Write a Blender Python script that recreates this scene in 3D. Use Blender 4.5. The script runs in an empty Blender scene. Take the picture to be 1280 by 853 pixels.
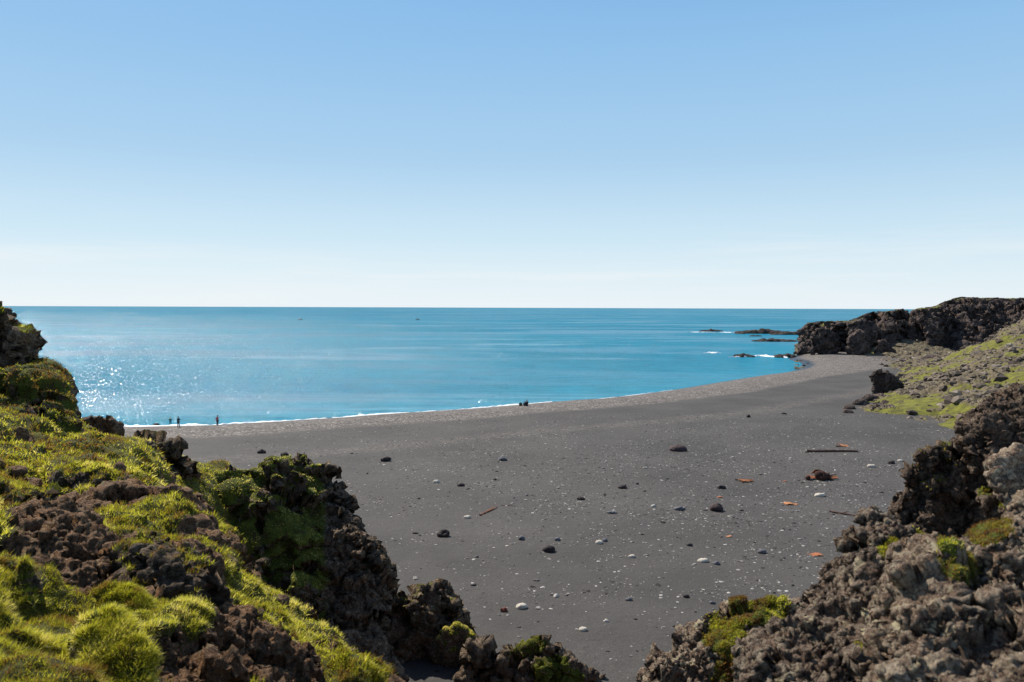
import bpy, math, random
import numpy as np
from mathutils import Matrix, Vector

# ------------------------------------------------------------------ camera, world, sun, exposure
scene = bpy.context.scene
C = scene.collection
R = math.radians
CAMZ = 22.0
F = 1000.0                       # focal length in photo pixels (photo 1280 x 853)
PITCH = math.atan(42.0 / F)
ROLL = R(0.2)
cam_d = bpy.data.cameras.new('camera')
cam = bpy.data.objects.new('camera', cam_d)
C.objects.link(cam)
cam_d.sensor_width = 36.0
cam_d.lens = F / 1280.0 * 36.0
cam_d.clip_start = 0.1
cam_d.clip_end = 200000.0
MR = Matrix.Rotation(math.pi/2 - PITCH, 4, 'X') @ Matrix.Rotation(ROLL, 4, 'Z')
cam.matrix_world = Matrix.Translation((0, 0, CAMZ)) @ MR
cam_d.dof.use_dof = True
cam_d.dof.focus_distance = 60.0
cam_d.dof.aperture_fstop = 2.8
scene.camera = cam

SUN_AZ = R(-38.0)                # bearing from +Y, negative = left
SUN_EL = R(46.0)
world = bpy.data.worlds.new('World'); scene.world = world
world.use_nodes = True
wn = world.node_tree.nodes; wl = world.node_tree.links
bg = wn['Background']
sky = wn.new('ShaderNodeTexSky'); sky.sky_type = 'NISHITA'
sky.sun_disc = False
sky.sun_elevation = SUN_EL
sky.sun_rotation = SUN_AZ
sky.altitude = 50
sky.air_density = 1.0; sky.dust_density = 0.6; sky.ozone_density = 2.0
# pale band of air low over the sea, blended into the physical sky
wtc = wn.new('ShaderNodeTexCoord'); wsx = wn.new('ShaderNodeSeparateXYZ'); wl.new(wtc.outputs['Generated'], wsx.inputs[0])
wr = wn.new('ShaderNodeValToRGB'); wcr = wr.color_ramp
SKYC = [(0.0, (.80, .88, .93)), (.04, (.72, .84, .91)), (.083, (.60, .775, .89)), (.18, (.395, .615, .83)), (.36, (.225, .475, .79)), (.7, (.12, .27, .58))]
while len(wcr.elements) < len(SKYC): wcr.elements.new(.5)
for e_, (p_, c_) in zip(wcr.elements, SKYC): e_.position = p_; e_.color = (*c_, 1)
wl.new(wsx.outputs[2], wr.inputs[0])
wsc = wn.new('ShaderNodeVectorMath'); wsc.operation = 'SCALE'; wsc.inputs['Scale'].default_value = 8.2; wl.new(wr.outputs[0], wsc.inputs[0])
wmf = wn.new('ShaderNodeMapRange'); wmf.inputs[1].default_value = .3; wmf.inputs[2].default_value = .75; wmf.inputs[3].default_value = .95; wmf.inputs[4].default_value = .0
wl.new(wsx.outputs[2], wmf.inputs[0])
wmx = wn.new('ShaderNodeMix'); wmx.data_type = 'RGBA'; wl.new(wmf.outputs[0], wmx.inputs[0]); wl.new(sky.outputs[0], wmx.inputs[6]); wl.new(wsc.outputs[0], wmx.inputs[7])
# thin far cloud streaks just over the horizon
wmp = wn.new('ShaderNodeMapping'); wmp.inputs['Scale'].default_value = (1.6, 1.6, 26); wl.new(wtc.outputs['Generated'], wmp.inputs[0])
wnz = wn.new('ShaderNodeTexNoise'); wnz.inputs['Scale'].default_value = 1.6; wnz.inputs['Detail'].default_value = 6; wnz.inputs['Roughness'].default_value = .6; wl.new(wmp.outputs[0], wnz.inputs[0])
wcl = wn.new('ShaderNodeMapRange'); wcl.inputs[1].default_value = .48; wcl.inputs[2].default_value = .72; wcl.inputs[4].default_value = .55; wl.new(wnz.outputs[0], wcl.inputs[0])
wbd = wn.new('ShaderNodeValToRGB'); wbd.color_ramp.elements[0].position = .0; wbd.color_ramp.elements[0].color = (.4, .4, .4, 1); wbd.color_ramp.elements[1].position = .13; wbd.color_ramp.elements[1].color = (0, 0, 0, 1)
e_ = wbd.color_ramp.elements.new(.03); e_.color = (1, 1, 1, 1); wl.new(wsx.outputs[2], wbd.inputs[0])
wml = wn.new('ShaderNodeMath'); wml.operation = 'MULTIPLY'; wl.new(wcl.outputs[0], wml.inputs[0]); wl.new(wbd.outputs[0], wml.inputs[1])
wm2 = wn.new('ShaderNodeMix'); wm2.data_type = 'RGBA'; wl.new(wml.outputs[0], wm2.inputs[0]); wl.new(wmx.outputs[2], wm2.inputs[6]); wm2.inputs[7].default_value = (7.2, 7.35, 7.4, 1)
wl.new(wm2.outputs[2], bg.inputs[0])
bg.inputs[1].default_value = 0.10
sun_d = bpy.data.lights.new('sun', 'SUN'); sun_d.energy = 5.0; sun_d.angle = R(0.5)
sun_d.color = (1.0, 0.93, 0.82)
sun = bpy.data.objects.new('sun', sun_d); C.objects.link(sun)
sdir = Vector((math.sin(SUN_AZ)*math.cos(SUN_EL), math.cos(SUN_AZ)*math.cos(SUN_EL), math.sin(SUN_EL)))
sun.rotation_euler = sdir.to_track_quat('Z', 'Y').to_euler()
sun.location = (0, 0, 100)
vs = scene.view_settings
vs.view_transform = 'Standard'; vs.look = 'None'; vs.gamma = 1.0; vs.exposure = 0.33
vs.use_curve_mapping = False

# ------------------------------------------------------------------ helpers
rng = np.random.default_rng(7)
random.seed(7)
R3 = np.array(MR.to_3x3())

def rays(px, py):
    px = np.asarray(px, float); py = np.asarray(py, float)
    v = np.stack([(px-640)/F, -(py-426.5)/F, -np.ones_like(px)], -1)
    return v @ R3.T
def P(px, py, d):
    """world point seen at photo pixel (px,py), d metres ahead"""
    r = rays(px, py)
    t = np.asarray(d, float) / r[..., 1]
    return r * t[..., None] + np.array([0, 0, CAMZ])
def G(px, py, z=0.0):
    r = rays(px, py)
    t = (z - CAMZ) / r[..., 2]
    return r * t[..., None] + np.array([0, 0, CAMZ])
def proj(v):
    q = (v - np.array([0, 0, CAMZ])) @ R3
    return 640 + F*q[..., 0]/(-q[..., 2]), 426.5 - F*q[..., 1]/(-q[..., 2])

def hash3(ix, iy, iz, s=0):
    h = (ix.astype(np.int64)*73856093) ^ (iy.astype(np.int64)*19349663) ^ (iz.astype(np.int64)*83492791) ^ (s*2654435761)
    h = (h ^ (h >> 13)) * 1274126177
    h = (h ^ (h >> 16)) & 0x7fffffff
    h = (h * 1103515245 + 12345) & 0x7fffffff
    return h ^ (h >> 11)
def perlin(p, s=0):
    i = np.floor(p).astype(np.int64); f = p - i
    u = f*f*f*(f*(f*6-15)+10)
    out = 0
    for dx in (0, 1):
        wx = u[:, 0] if dx else 1-u[:, 0]
        for dy in (0, 1):
            wy = u[:, 1] if dy else 1-u[:, 1]
            for dz in (0, 1):
                wz = u[:, 2] if dz else 1-u[:, 2]
                h = hash3(i[:, 0]+dx, i[:, 1]+dy, i[:, 2]+dz, s)
                gx = ((h & 255)/127.5-1); gy = (((h >> 8) & 255)/127.5-1); gz = (((h >> 16) & 255)/127.5-1)
                out = out + wx*wy*wz*(gx*(f[:, 0]-dx)+gy*(f[:, 1]-dy)+gz*(f[:, 2]-dz))
    return out
def fbm(p, o=4, s=0, g=0.5):
    a = 1.0; r = 0; q = p.copy()
    for k in range(o):
        r = r + a*perlin(q, s+k); a *= g; q = q*2.03 + 7.1
    return r
def worley(p, s=0):
    i = np.floor(p-.5).astype(np.int64); f = p - i
    f1 = np.full(len(p), 9.0); f2 = np.full(len(p), 9.0); idv = np.zeros(len(p))
    for dx in (0, 1):
        for dy in (0, 1):
            for dz in (0, 1):
                h = hash3(i[:, 0]+dx, i[:, 1]+dy, i[:, 2]+dz, s)
                ox = (h & 1023)/1023.; oy = ((h >> 10) & 1023)/1023.; oz = ((h >> 20) & 1023)/1023.
                d = (dx+ox-f[:, 0])**2 + (dy+oy-f[:, 1])**2 + (dz+oz-f[:, 2])**2
                m = d < f1
                f2 = np.where(m, f1, np.minimum(f2, d))
                idv = np.where(m, (h & 4095)/4095., idv)
                f1 = np.where(m, d, f1)
    return np.sqrt(f1), np.sqrt(f2), idv
def facet(p, s=0, full=True):
    """every cell is a block with its own tilted face"""
    i = np.floor(p).astype(np.int64); f = p - i
    f1 = np.full(len(p), 9.0); h = np.zeros(len(p))
    for dx in (-1, 0, 1):
        for dy in (-1, 0, 1):
            for dz in (-1, 0, 1):
                q = hash3(i[:, 0]+dx, i[:, 1]+dy, i[:, 2]+dz, s)
                a = f[:, 0]-dx-(q & 1023)/1023.; b = f[:, 1]-dy-((q >> 10) & 1023)/1023.; c = f[:, 2]-dz-((q >> 20) & 1023)/1023.
                d = a*a+b*b+c*c
                m = d < f1
                k = (q*7919) & 0xffffff
                hh = a*((k & 255)/127.5-1)+b*(((k >> 8) & 255)/127.5-1)+c*(((k >> 16) & 255)/127.5-1) + ((q >> 5) & 255)/400.-.32
                h = np.where(m, hh, h); f1 = np.where(m, d, f1)
    return h
def smooth(a, b, x):
    t = np.clip((x-a)/(b-a), 0, 1); return t*t*(3-2*t)

def mesh_np(name, v, faces, smooth_shade=True):
    """faces: (n,3) or (n,4) array, or list of such arrays"""
    me = bpy.data.meshes.new(name)
    if not isinstance(faces, (list, tuple)): faces = [faces]
    faces = [f for f in faces if len(f)]
    nl = sum(f.size for f in faces); nf = sum(len(f) for f in faces)
    me.vertices.add(len(v)); me.loops.add(nl); me.polygons.add(nf)
    me.vertices.foreach_set('co', np.asarray(v, np.float32).ravel())
    me.loops.foreach_set('vertex_index', np.concatenate([f.ravel() for f in faces]).astype(np.int32))
    tot = np.concatenate([np.full(len(f), f.shape[1]) for f in faces]).astype(np.int32)
    st = np.concatenate([[0], np.cumsum(tot)[:-1]]).astype(np.int32)
    me.polygons.foreach_set('loop_start', st)
    me.polygons.foreach_set('loop_total', tot)
    me.update(calc_edges=True)
    if smooth_shade: me.shade_smooth()
    else: me.shade_flat()
    return me
def get_v(me):
    a = np.empty(len(me.vertices)*3, np.float32); me.vertices.foreach_get('co', a); return a.reshape(-1, 3).astype(float)
def set_v(me, v):
    me.vertices.foreach_set('co', v.astype(np.float32).ravel()); me.update()
def get_n(me):
    a = np.empty(len(me.vertices)*3, np.float32); me.vertex_normals.foreach_get('vector', a); return a.reshape(-1, 3).astype(float)
def attr(me, name, val):
    a = me.attributes.new(name, 'FLOAT', 'POINT'); a.data.foreach_set('value', np.asarray(val, np.float32))
def obj(name, me, mat=None, parent=None):
    o = bpy.data.objects.new(name, me); C.objects.link(o)
    if mat and not me.materials: me.materials.append(mat)
    if parent: o.parent = parent
    return o
def tag(o, label=None, cat=None, group=None, kind=None):
    if label: o['label'] = label
    if cat: o['category'] = cat
    if group: o['group'] = group
    if kind: o['kind'] = kind
    return o
def recentre(o):
    """put a single-mesh thing's origin at its base"""
    v = get_v(o.data); c = np.array([v[:, 0].mean(), v[:, 1].mean(), v[:, 2].min()])
    set_v(o.data, v - c); o.location = Vector(c) + o.location
    return c

# ------------------------------------------------------------------ materials
def nodes(name):
    m = bpy.data.materials.new(name); m.use_nodes = True
    nt = m.node_tree; b = nt.nodes['Principled BSDF']
    return m, nt.nodes, nt.links, b
def ramp(n, stops, interp='LINEAR'):
    r = n.new('ShaderNodeValToRGB'); cr = r.color_ramp; cr.interpolation = interp
    while len(cr.elements) < len(stops): cr.elements.new(0.5)
    for e, (p, c) in zip(cr.elements, stops):
        e.position = p; e.color = (c, c, c, 1) if not isinstance(c, (tuple, list)) else (*c, 1)
    return r
def noise(n, l, coord, scale, detail=4, rough=0.55, dist=0.0, typ=None):
    t = n.new('ShaderNodeTexNoise'); t.inputs['Scale'].default_value = scale
    t.inputs['Detail'].default_value = detail; t.inputs['Roughness'].default_value = rough
    t.inputs['Distortion'].default_value = dist
    l.new(coord, t.inputs['Vector']); return t
def mixc(n, l, fac, a, b, mode='MIX'):
    m = n.new('ShaderNodeMix'); m.data_type = 'RGBA'; m.blend_type = mode
    for s, v in ((m.inputs[0], fac), (m.inputs[6], a), (m.inputs[7], b)):
        if isinstance(v, (int, float)): s.default_value = v
        elif isinstance(v, (tuple, list)): s.default_value = (*v, 1)
        else: l.new(v, s)
    return m.outputs[2]
def math_(n, l, op, a, b=0.0, clamp=False):
    m = n.new('ShaderNodeMath'); m.operation = op; m.use_clamp = clamp
    for s, v in ((m.inputs[0], a), (m.inputs[1], b)):
        if isinstance(v, (int, float)): s.default_value = v
        else: l.new(v, s)
    return m.outputs[0]
def geopos(n):
    return n.new('ShaderNodeNewGeometry').outputs['Position']

def wv(n, l, pos, sc, amt):
    w = n.new('ShaderNodeVectorMath'); w.operation = 'MULTIPLY_ADD'; t = noise(n, l, pos, sc, 3, .6)
    l.new(t.outputs['Color'], w.inputs[0]); w.inputs[1].default_value = (amt,)*3; l.new(pos, w.inputs[2]); return w.outputs[0]
def rock_mat(name, scale=1.0, dark=(.022, .019, .018), mid=(.075, .058, .047), pale=(.26, .235, .20), cream=(.42, .38, .26),
             lichen=0.5, ochre=0.5, moss_a=(.10, .12, .012), moss_b=(.17, .18, .03), moss_brown=(.10, .055, .025), bump=0.6):
    """scale: size in metres of the stone lumps in the colouring"""
    m, n, l, b = nodes(name)
    pos = geopos(n)
    s = 1.0/scale
    base = ramp(n, [(0.30, dark), (0.52, mid), (0.72, tuple(1.7*c for c in mid))])
    l.new(noise(n, l, pos, 1.3*s, 8, .65).outputs[0], base.inputs[0])
    fine = ramp(n, [(0.38, .40), (0.62, 1.75)]); l.new(noise(n, l, pos, 9*s, 5, .7).outputs[0], fine.inputs[0])
    col = mixc(n, l, 1.0, base.outputs[0], fine.outputs[0], 'MULTIPLY')
    # pale lichen crusts
    k = 0.62 - 0.16*lichen
    f1 = ramp(n, [(k, 0.0), (k+.10, .85)]); l.new(noise(n, l, pos, 3.1*s, 7, .72, .4).outputs[0], f1.inputs[0])
    col = mixc(n, l, f1.outputs[0], col, pale)
    k2 = 0.69 - 0.12*lichen
    f2 = ramp(n, [(k2, 0.0), (k2+.06, .9)]); l.new(noise(n, l, pos, 1.7*s, 6, .62, .8).outputs[0], f2.inputs[0])
    col = mixc(n, l, f2.outputs[0], col, cream)
    k3 = 0.76 - 0.10*ochre
    f3 = ramp(n, [(k3, 0.0), (k3+.03, .9)]); l.new(noise(n, l, pos, 2.3*s, 5, .6, .2).outputs[0], f3.inputs[0])
    col = mixc(n, l, f3.outputs[0], col, (.33, .16, .02))
    vd = n.new('ShaderNodeTexVoronoi'); vd.inputs['Scale'].default_value = 13*s; l.new(wv(n, l, pos, 20*s, .03*scale), vd.inputs['Vector'])
    dr = ramp(n, [(.16, 1.0), (.30, 0.0)]); l.new(vd.outputs['Distance'], dr.inputs[0])
    dm = ramp(n, [(.48, 0.0), (.56, .8)]); l.new(noise(n, l, pos, 2.6*s, 4, .6).outputs[0], dm.inputs[0])
    col = mixc(n, l, math_(n, l, 'MULTIPLY', dr.outputs[0], dm.outputs[0]), col, tuple(min(.62, 1.35*c) for c in pale))
    k4 = 0.66 - 0.10*lichen
    f4 = ramp(n, [(k4, 0.0), (k4+.10, .75)]); l.new(noise(n, l, pos, .55*s, 7, .68, .3).outputs[0], f4.inputs[0])
    col = mixc(n, l, f4.outputs[0], col, mixc(n, l, 1.0, pale, fine.outputs[0], 'MULTIPLY'))
    # moss where the mesh says so
    at = n.new('ShaderNodeAttribute'); at.attribute_name = 'moss'
    mr = ramp(n, [(.3, moss_brown), (.45, moss_a), (.62, moss_b)])
    l.new(noise(n, l, pos, 1.1*s, 6, .6).outputs[0], mr.inputs[0])
    mf = ramp(n, [(.3, .55), (.7, 1.4)]); l.new(noise(n, l, pos, 14*s, 4, .7).outputs[0], mf.inputs[0])
    mcol = mixc(n, l, 1.0, mr.outputs[0], mf.outputs[0], 'MULTIPLY')
    edge = math_(n, l, 'ADD', at.outputs['Fac'], math_(n, l, 'MULTIPLY', math_(n, l, 'SUBTRACT', noise(n, l, pos, 5*s, 5, .7).outputs[0], .5), .9))
    er = ramp(n, [(.42, 0), (.55, 1)]); l.new(edge, er.inputs[0])
    col = mixc(n, l, er.outputs[0], col, mcol)
    l.new(col, b.inputs['Base Color'])
    b.inputs['Roughness'].default_value = .92; b.inputs['Specular IOR Level'].default_value = .25
    bp = n.new('ShaderNodeBump'); bp.inputs['Strength'].default_value = bump; bp.inputs['Distance'].default_value = .16*scale
    vo = n.new('ShaderNodeTexVoronoi'); vo.inputs['Scale'].default_value = 9*s
    wp = n.new('ShaderNodeVectorMath'); wp.operation = 'MULTIPLY_ADD'; nz_ = noise(n, l, pos, 8*s, 4, .7)
    l.new(nz_.outputs['Color'], wp.inputs[0]); wp.inputs[1].default_value = (.16*scale,)*3; l.new(pos, wp.inputs[2]); l.new(wp.outputs[0], vo.inputs['Vector'])
    hh_ = math_(n, l, 'SUBTRACT', math_(n, l, 'MULTIPLY', noise(n, l, pos, 10*s, 10, .8).outputs[0], 1.6), math_(n, l, 'MULTIPLY', vo.outputs['Distance'], .7))
    l.new(hh_, bp.inputs['Height']); l.new(bp.outputs[0], b.inputs['Normal'])
    return m

def grass_mat(name, cols, trans=.55):
    m, n, l, b = nodes(name)
    at = n.new('ShaderNodeAttribute'); at.attribute_name = 'tint'
    r = ramp(n, cols); l.new(at.outputs['Fac'], r.inputs[0])
    b.inputs['Roughness'].default_value = .55; b.inputs['Specular IOR Level'].default_value = .3
    l.new(r.outputs[0], b.inputs['Base Color'])
    tr = n.new('ShaderNodeBsdfTranslucent'); l.new(mixc(n, l, 1.0, r.outputs[0], (1.5, 1.4, .7), 'MULTIPLY'), tr.inputs[0])
    mx = n.new('ShaderNodeMixShader'); mx.inputs[0].default_value = trans
    l.new(b.outputs[0], mx.inputs[1]); l.new(tr.outputs[0], mx.inputs[2])
    l.new(mx.outputs[0], n['Material Output'].inputs[0])
    return m
GRASS = [(0.0, (.085, .038, .018)), (.18, (.21, .115, .05)), (.32, (.23, .175, .05)), (.46, (.17, .175, .028)), (.64, (.31, .325, .035)), (.86, (.46, .455, .075)), (1.0, (.62, .56, .27))]
M_grass = grass_mat('grass_blades', GRASS)

def plain_mat(name, col, rough=.8, var=.3, scale=6.0, bump=.3):
    m, n, l, b = nodes(name)
    tc = n.new('ShaderNodeTexCoord').outputs['Object']
    r = ramp(n, [(.3, tuple(c*(1-var) for c in col)), (.7, tuple(min(1, c*(1+var)) for c in col))])
    l.new(noise(n, l, tc, scale, 6, .6).outputs[0], r.inputs[0]); l.new(r.outputs[0], b.inputs['Base Color'])
    b.inputs['Roughness'].default_value = rough; b.inputs['Specular IOR Level'].default_value = .3
    bp = n.new('ShaderNodeBump'); bp.inputs['Strength'].default_value = bump; bp.inputs['Distance'].default_value = .03
    l.new(noise(n, l, tc, scale*3, 6, .7).outputs[0], bp.inputs['Height']); l.new(bp.outputs[0], b.inputs['Normal'])
    return m

# ------------------------------------------------------------------ shoreline
sp = [(-900, 640), (-300, 560), (-60, 541), (60, 537), (150, 535), (272, 533), (340, 529), (410, 524.5), (480, 519), (560, 514), (655, 506.5), (720, 502), (780, 496), (840, 488), (900, 478),
      (950, 470), (985, 465.5), (1000, 461.5), (1006, 457.5), (1000, 453), (985, 449.5), (992, 446)]
shore = [tuple(G(a, b, 0)[:2]) for a, b in sp]
shore = [(-3000, -500)] + shore + [tuple(G(1003, 441)[:2]), (150, 425), (170, 470), (260, 560), (600, 700), (4000, 1200)]
shore = np.array(shore)
landpoly = np.array(list(map(tuple, shore)) + [(4000, -4000), (-4000, -4000)])
def in_poly(x, y, poly):
    r = np.zeros(x.shape, bool); n = len(poly)
    for i in range(n):
        x1, y1 = poly[i]; x2, y2 = poly[(i+1) % n]
        c = ((y1 > y) != (y2 > y))
        with np.errstate(divide='ignore', invalid='ignore'):
            r ^= c & (x < (x2-x1)*(y-y1)/((y2-y1) if y2 != y1 else 1e-9)+x1)
    return r
def seg_dist(x, y, poly, closed=False):
    d = np.full(x.shape, 1e9); n = len(poly)
    for i in range(n if closed else n-1):
        a = poly[i]; b = poly[(i+1) % n]; ab = b-a
        t = np.clip(((x-a[0])*ab[0]+(y-a[1])*ab[1])/(ab@ab+1e-12), 0, 1)
        d = np.minimum(d, np.hypot(x-a[0]-t*ab[0], y-a[1]-t*ab[1]))
    return d
def shore_dist(x, y):
    d = seg_dist(x, y, shore)
    return np.where(in_poly(x, y, landpoly), d, -d)
def beach_z(x, y):
    s = shore_dist(x, y)
    z = np.interp(s, [-400, -60, 0, 4, 11, 15, 24, 34, 60, 120], [-25, -5, 0, .75, 1.75, 2.0, 2.05, 2.0, 2.4, 2.7])
    p = np.stack([x, y, np.zeros_like(x)], -1)
    land = smooth(3, 12, s)
    z = z + land*(.16*fbm(p*np.array([.03, .05, 1]), 3, 11) + .035*fbm(p*.35, 3, 12))
    # cusps along the wash line and faint storm ridges
    z = z + .10*np.exp(-((s-19)/2.5)**2) + .12*smooth(0, 8, s)*(1-smooth(8, 16, s))*perlin(p*.09, 5)
    return z

# ------------------------------------------------------------------ ground
def polar(b0, b1, nb, r0, r1, nr):
    b = np.radians(np.linspace(b0, b1, nb)); r = np.exp(np.linspace(math.log(r0), math.log(r1), nr))
    B, Rr = np.meshgrid(b, r)
    i = np.arange(nb*nr).reshape(nr, nb)
    f = np.stack([i[:-1, :-1], i[:-1, 1:], i[1:, 1:], i[1:, :-1]], -1).reshape(-1, 4)
    return (Rr*np.sin(B)).ravel(), (Rr*np.cos(B)).ravel(), f
def ground_mat():
    m, n, l, b = nodes('black_sand')
    pos = geopos(n)
    at = n.new('ShaderNodeAttribute'); at.attribute_name = 'shingle'
    wet = n.new('ShaderNodeAttribute'); wet.attribute_name = 'wet'
    # black sand, flecked
    r1 = ramp(n, [(.30, (.026, .023, .021)), (.5, (.058, .053, .049)), (.72, (.145, .132, .122))]); l.new(noise(n, l, pos, 11, 8, .9).outputs[0], r1.inputs[0])
    patch = ramp(n, [(.35, .78), (.65, 1.2)]); l.new(noise(n, l, pos, .07, 7, .65).outputs[0], patch.inputs[0])
    sand = mixc(n, l, 1.0, r1.outputs[0], patch.outputs[0], 'MULTIPLY')
    # shingle, mixed grey
    v = n.new('ShaderNodeTexVoronoi'); v.inputs['Scale'].default_value = 4.0; l.new(pos, v.inputs['Vector'])
    sep = n.new('ShaderNodeSeparateColor'); l.new(v.outputs['Color'], sep.inputs[0])
    r2 = ramp(n, [(.0, (.050, .042, .037)), (.5, (.105, .090, .080)), (.9, (.20, .175, .155)), (1.0, (.40, .37, .33))]); l.new(sep.outputs[0], r2.inputs[0])
    r3 = ramp(n, [(.3, .7), (.7, 1.25)]); l.new(noise(n, l, pos, .35, 6, .7).outputs[0], r3.inputs[0])
    sh = mixc(n, l, 1.0, r2.outputs[0], r3.outputs[0], 'MULTIPLY')
    e = math_(n, l, 'ADD', at.outputs['Fac'], math_(n, l, 'MULTIPLY', math_(n, l, 'SUBTRACT', noise(n, l, pos, .8, 6, .75).outputs[0], .5), .8))
    er = ramp(n, [(.3, 0), (.75, 1)]); l.new(e, er.inputs[0])
    col = mixc(n, l, er.outputs[0], sand, sh)
    col = mixc(n, l, wet.outputs['Fac'], col, mixc(n, l, 1.0, col, (.36, .36, .37), 'MULTIPLY'))
    l.new(col, b.inputs['Base Color'])
    rr = n.new('ShaderNodeMapRange'); l.new(wet.outputs['Fac'], rr.inputs[0]); rr.inputs[3].default_value = .9; rr.inputs[4].default_value = .35
    l.new(rr.outputs[0], b.inputs['Roughness']); b.inputs['Specular IOR Level'].default_value = .3
    bp = n.new('ShaderNodeBump'); bp.inputs['Strength'].default_value = .8; bp.inputs['Distance'].default_value = .05
    rl = noise(n, l, pos, .9, 5, .6, .5)
    l.new(math_(n, l, 'ADD', noise(n, l, pos, 6, 9, .8).outputs[0], math_(n, l, 'MULTIPLY', rl.outputs[0], 2.6)), bp.inputs['Height'])
    l.new(bp.outputs[0], b.inputs['Normal'])
    return m
x, y, f = polar(-62, 62, 620, 14, 3500, 620)
z = beach_z(x, y)
s = shore_dist(x, y)
me = mesh_np('beach', np.stack([x, y, z], -1), f)
pxl, pyl = proj(np.stack([x, y, z], -1))
pp = np.stack([x, y, 0*x], -1)
sw = s + 5*fbm(pp*.02, 3, 31)
attr(me, 'shingle', np.clip(smooth(1.5, 5, s)*(1-smooth(22, 30, sw)) + .45*np.exp(-((sw-46)/6)**2) + .5*smooth(220, 300, y)*smooth(2, 6, s), 0, 1))
attr(me, 'wet', (1-smooth(2.6, 5.6, s + .6*fbm(pp*.1, 3, 8))))
beach = obj('beach', me, ground_mat())
tag(beach, 'curving black sand beach with grey shingle bank near the water', kind='structure')

# ------------------------------------------------------------------ sea
def sea_mat():
    m, n, l, b = nodes('sea_water')
    pos = geopos(n)
    mp = n.new('ShaderNodeMapping'); mp.inputs['Scale'].default_value = (.0035, .011, 1); l.new(pos, mp.inputs[0])
    big = noise(n, l, mp.outputs[0], 1.0, 7, .62, .6)
    mp2 = n.new('ShaderNodeMapping'); mp2.inputs['Scale'].default_value = (.0006, .0025, 1); l.new(pos, mp2.inputs[0])
    big2 = noise(n, l, mp2.outputs[0], 1.0, 6, .6, .4)
    shal = n.new('ShaderNodeAttribute'); shal.attribute_name = 'shallow'
    deep = ramp(n, [(.35, (.008, .145, .235)), (.65, (.020, .195, .295))]); l.new(big2.outputs[0], deep.inputs[0])
    col = mixc(n, l, shal.outputs['Fac'], deep.outputs[0], (.02, .20, .30))
    w4 = n.new('ShaderNodeMapping'); w4.inputs['Scale'].default_value = (.003, .012, 1); w4.inputs['Rotation'].default_value = (0, 0, -.12); l.new(pos, w4.inputs[0])
    st4 = ramp(n, [(.54, 0), (.66, .7)]); l.new(noise(n, l, w4.outputs[0], 1.0, 8, .68, 1.6).outputs[0], st4.inputs[0])
    col = mixc(n, l, st4.outputs[0], col, (.15, .32, .42))
    w3 = n.new('ShaderNodeMapping'); w3.inputs['Scale'].default_value = (.10, .30, 1); l.new(pos, w3.inputs[0])
    wt = ramp(n, [(.35, .80), (.65, 1.20)]); l.new(noise(n, l, w3.outputs[0], 1.0, 8, .7, .3).outputs[0], wt.inputs[0])
    col = mixc(n, l, 1.0, col, wt.outputs[0], 'MULTIPLY')
    sl = ramp(n, [(.50, 0.0), (.62, .45)]); l.new(big.outputs[0], sl.inputs[0])
    col = mixc(n, l, sl.outputs[0], col, (.10, .27, .38))
    l.new(col, b.inputs['Base Color'])
    b.inputs['IOR'].default_value = 1.33; b.inputs['Specular IOR Level'].default_value = .2
    slick = ramp(n, [(.50, 0.0), (.60, 1.0)]); l.new(big.outputs[0], slick.inputs[0])
    rr = n.new('ShaderNodeMapRange'); l.new(slick.outputs[0], rr.inputs[0]); rr.inputs[3].default_value = .13; rr.inputs[4].default_value = .10
    l.new(rr.outputs[0], b.inputs['Roughness'])
    w1 = n.new('ShaderNodeMapping'); w1.inputs['Scale'].default_value = (.5, 1.1, 1); w1.inputs['Rotation'].default_value = (0, 0, .25); l.new(pos, w1.inputs[0])
    a = noise(n, l, w1.outputs[0], 1.0, 8, .62, .3)
    w2 = n.new('ShaderNodeMapping'); w2.inputs['Scale'].default_value = (.05, .14, 1); w2.inputs['Rotation'].default_value = (0, 0, -.2); l.new(pos, w2.inputs[0])
    c = noise(n, l, w2.outputs[0], 1.0, 6, .6)
    h = math_(n, l, 'ADD', a.outputs[0], math_(n, l, 'MULTIPLY', c.outputs[0], 2.0))
    bp = n.new('ShaderNodeBump'); bp.inputs['Distance'].default_value = .9
    st = n.new('ShaderNodeMapRange'); l.new(slick.outputs[0], st.inputs[0]); st.inputs[3].default_value = 1.0; st.inputs[4].default_value = .55
    l.new(st.outputs[0], bp.inputs['Strength'])
    l.new(h, bp.inputs['Height'])
    b.inputs['Specular IOR Level'].default_value = 0.0; b.inputs['Roughness'].default_value = 1.0
    gl = n.new('ShaderNodeBsdfGlossy'); l.new(rr.outputs[0], gl.inputs['Roughness']); l.new(bp.outputs[0], gl.inputs['Normal'])
    fr = n.new('ShaderNodeFresnel'); fr.inputs[0].default_value = 1.33; l.new(bp.outputs[0], fr.inputs['Normal'])
    cap = n.new('ShaderNodeMapRange'); l.new(slick.outputs[0], cap.inputs[0]); cap.inputs[3].default_value = .14; cap.inputs[4].default_value = .30
    fc = math_(n, l, 'MINIMUM', fr.outputs[0], cap.outputs[0])      # wave slopes keep a rough sea from mirroring the horizon
    mx = n.new('ShaderNodeMixShader'); l.new(fc, mx.inputs[0]); l.new(b.outputs[0], mx.inputs[1]); l.new(gl.outputs[0], mx.inputs[2])
    l.new(mx.outputs[0], n['Material Output'].inputs[0])
    return m
x, y, f = polar(-85, 85, 500, 60, 60000, 420)
s = shore_dist(x, y)
p2 = np.stack([x, y, 0*x], -1)
zz = .10*smooth(5, 40, -s)*perlin(p2*np.array([.03, .09, 1]), 3)*(1-smooth(500, 900, y))
me = mesh_np('sea', np.stack([x, y, zz], -1), f)
attr(me, 'shallow', 1-smooth(2, 45, -s))
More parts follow.
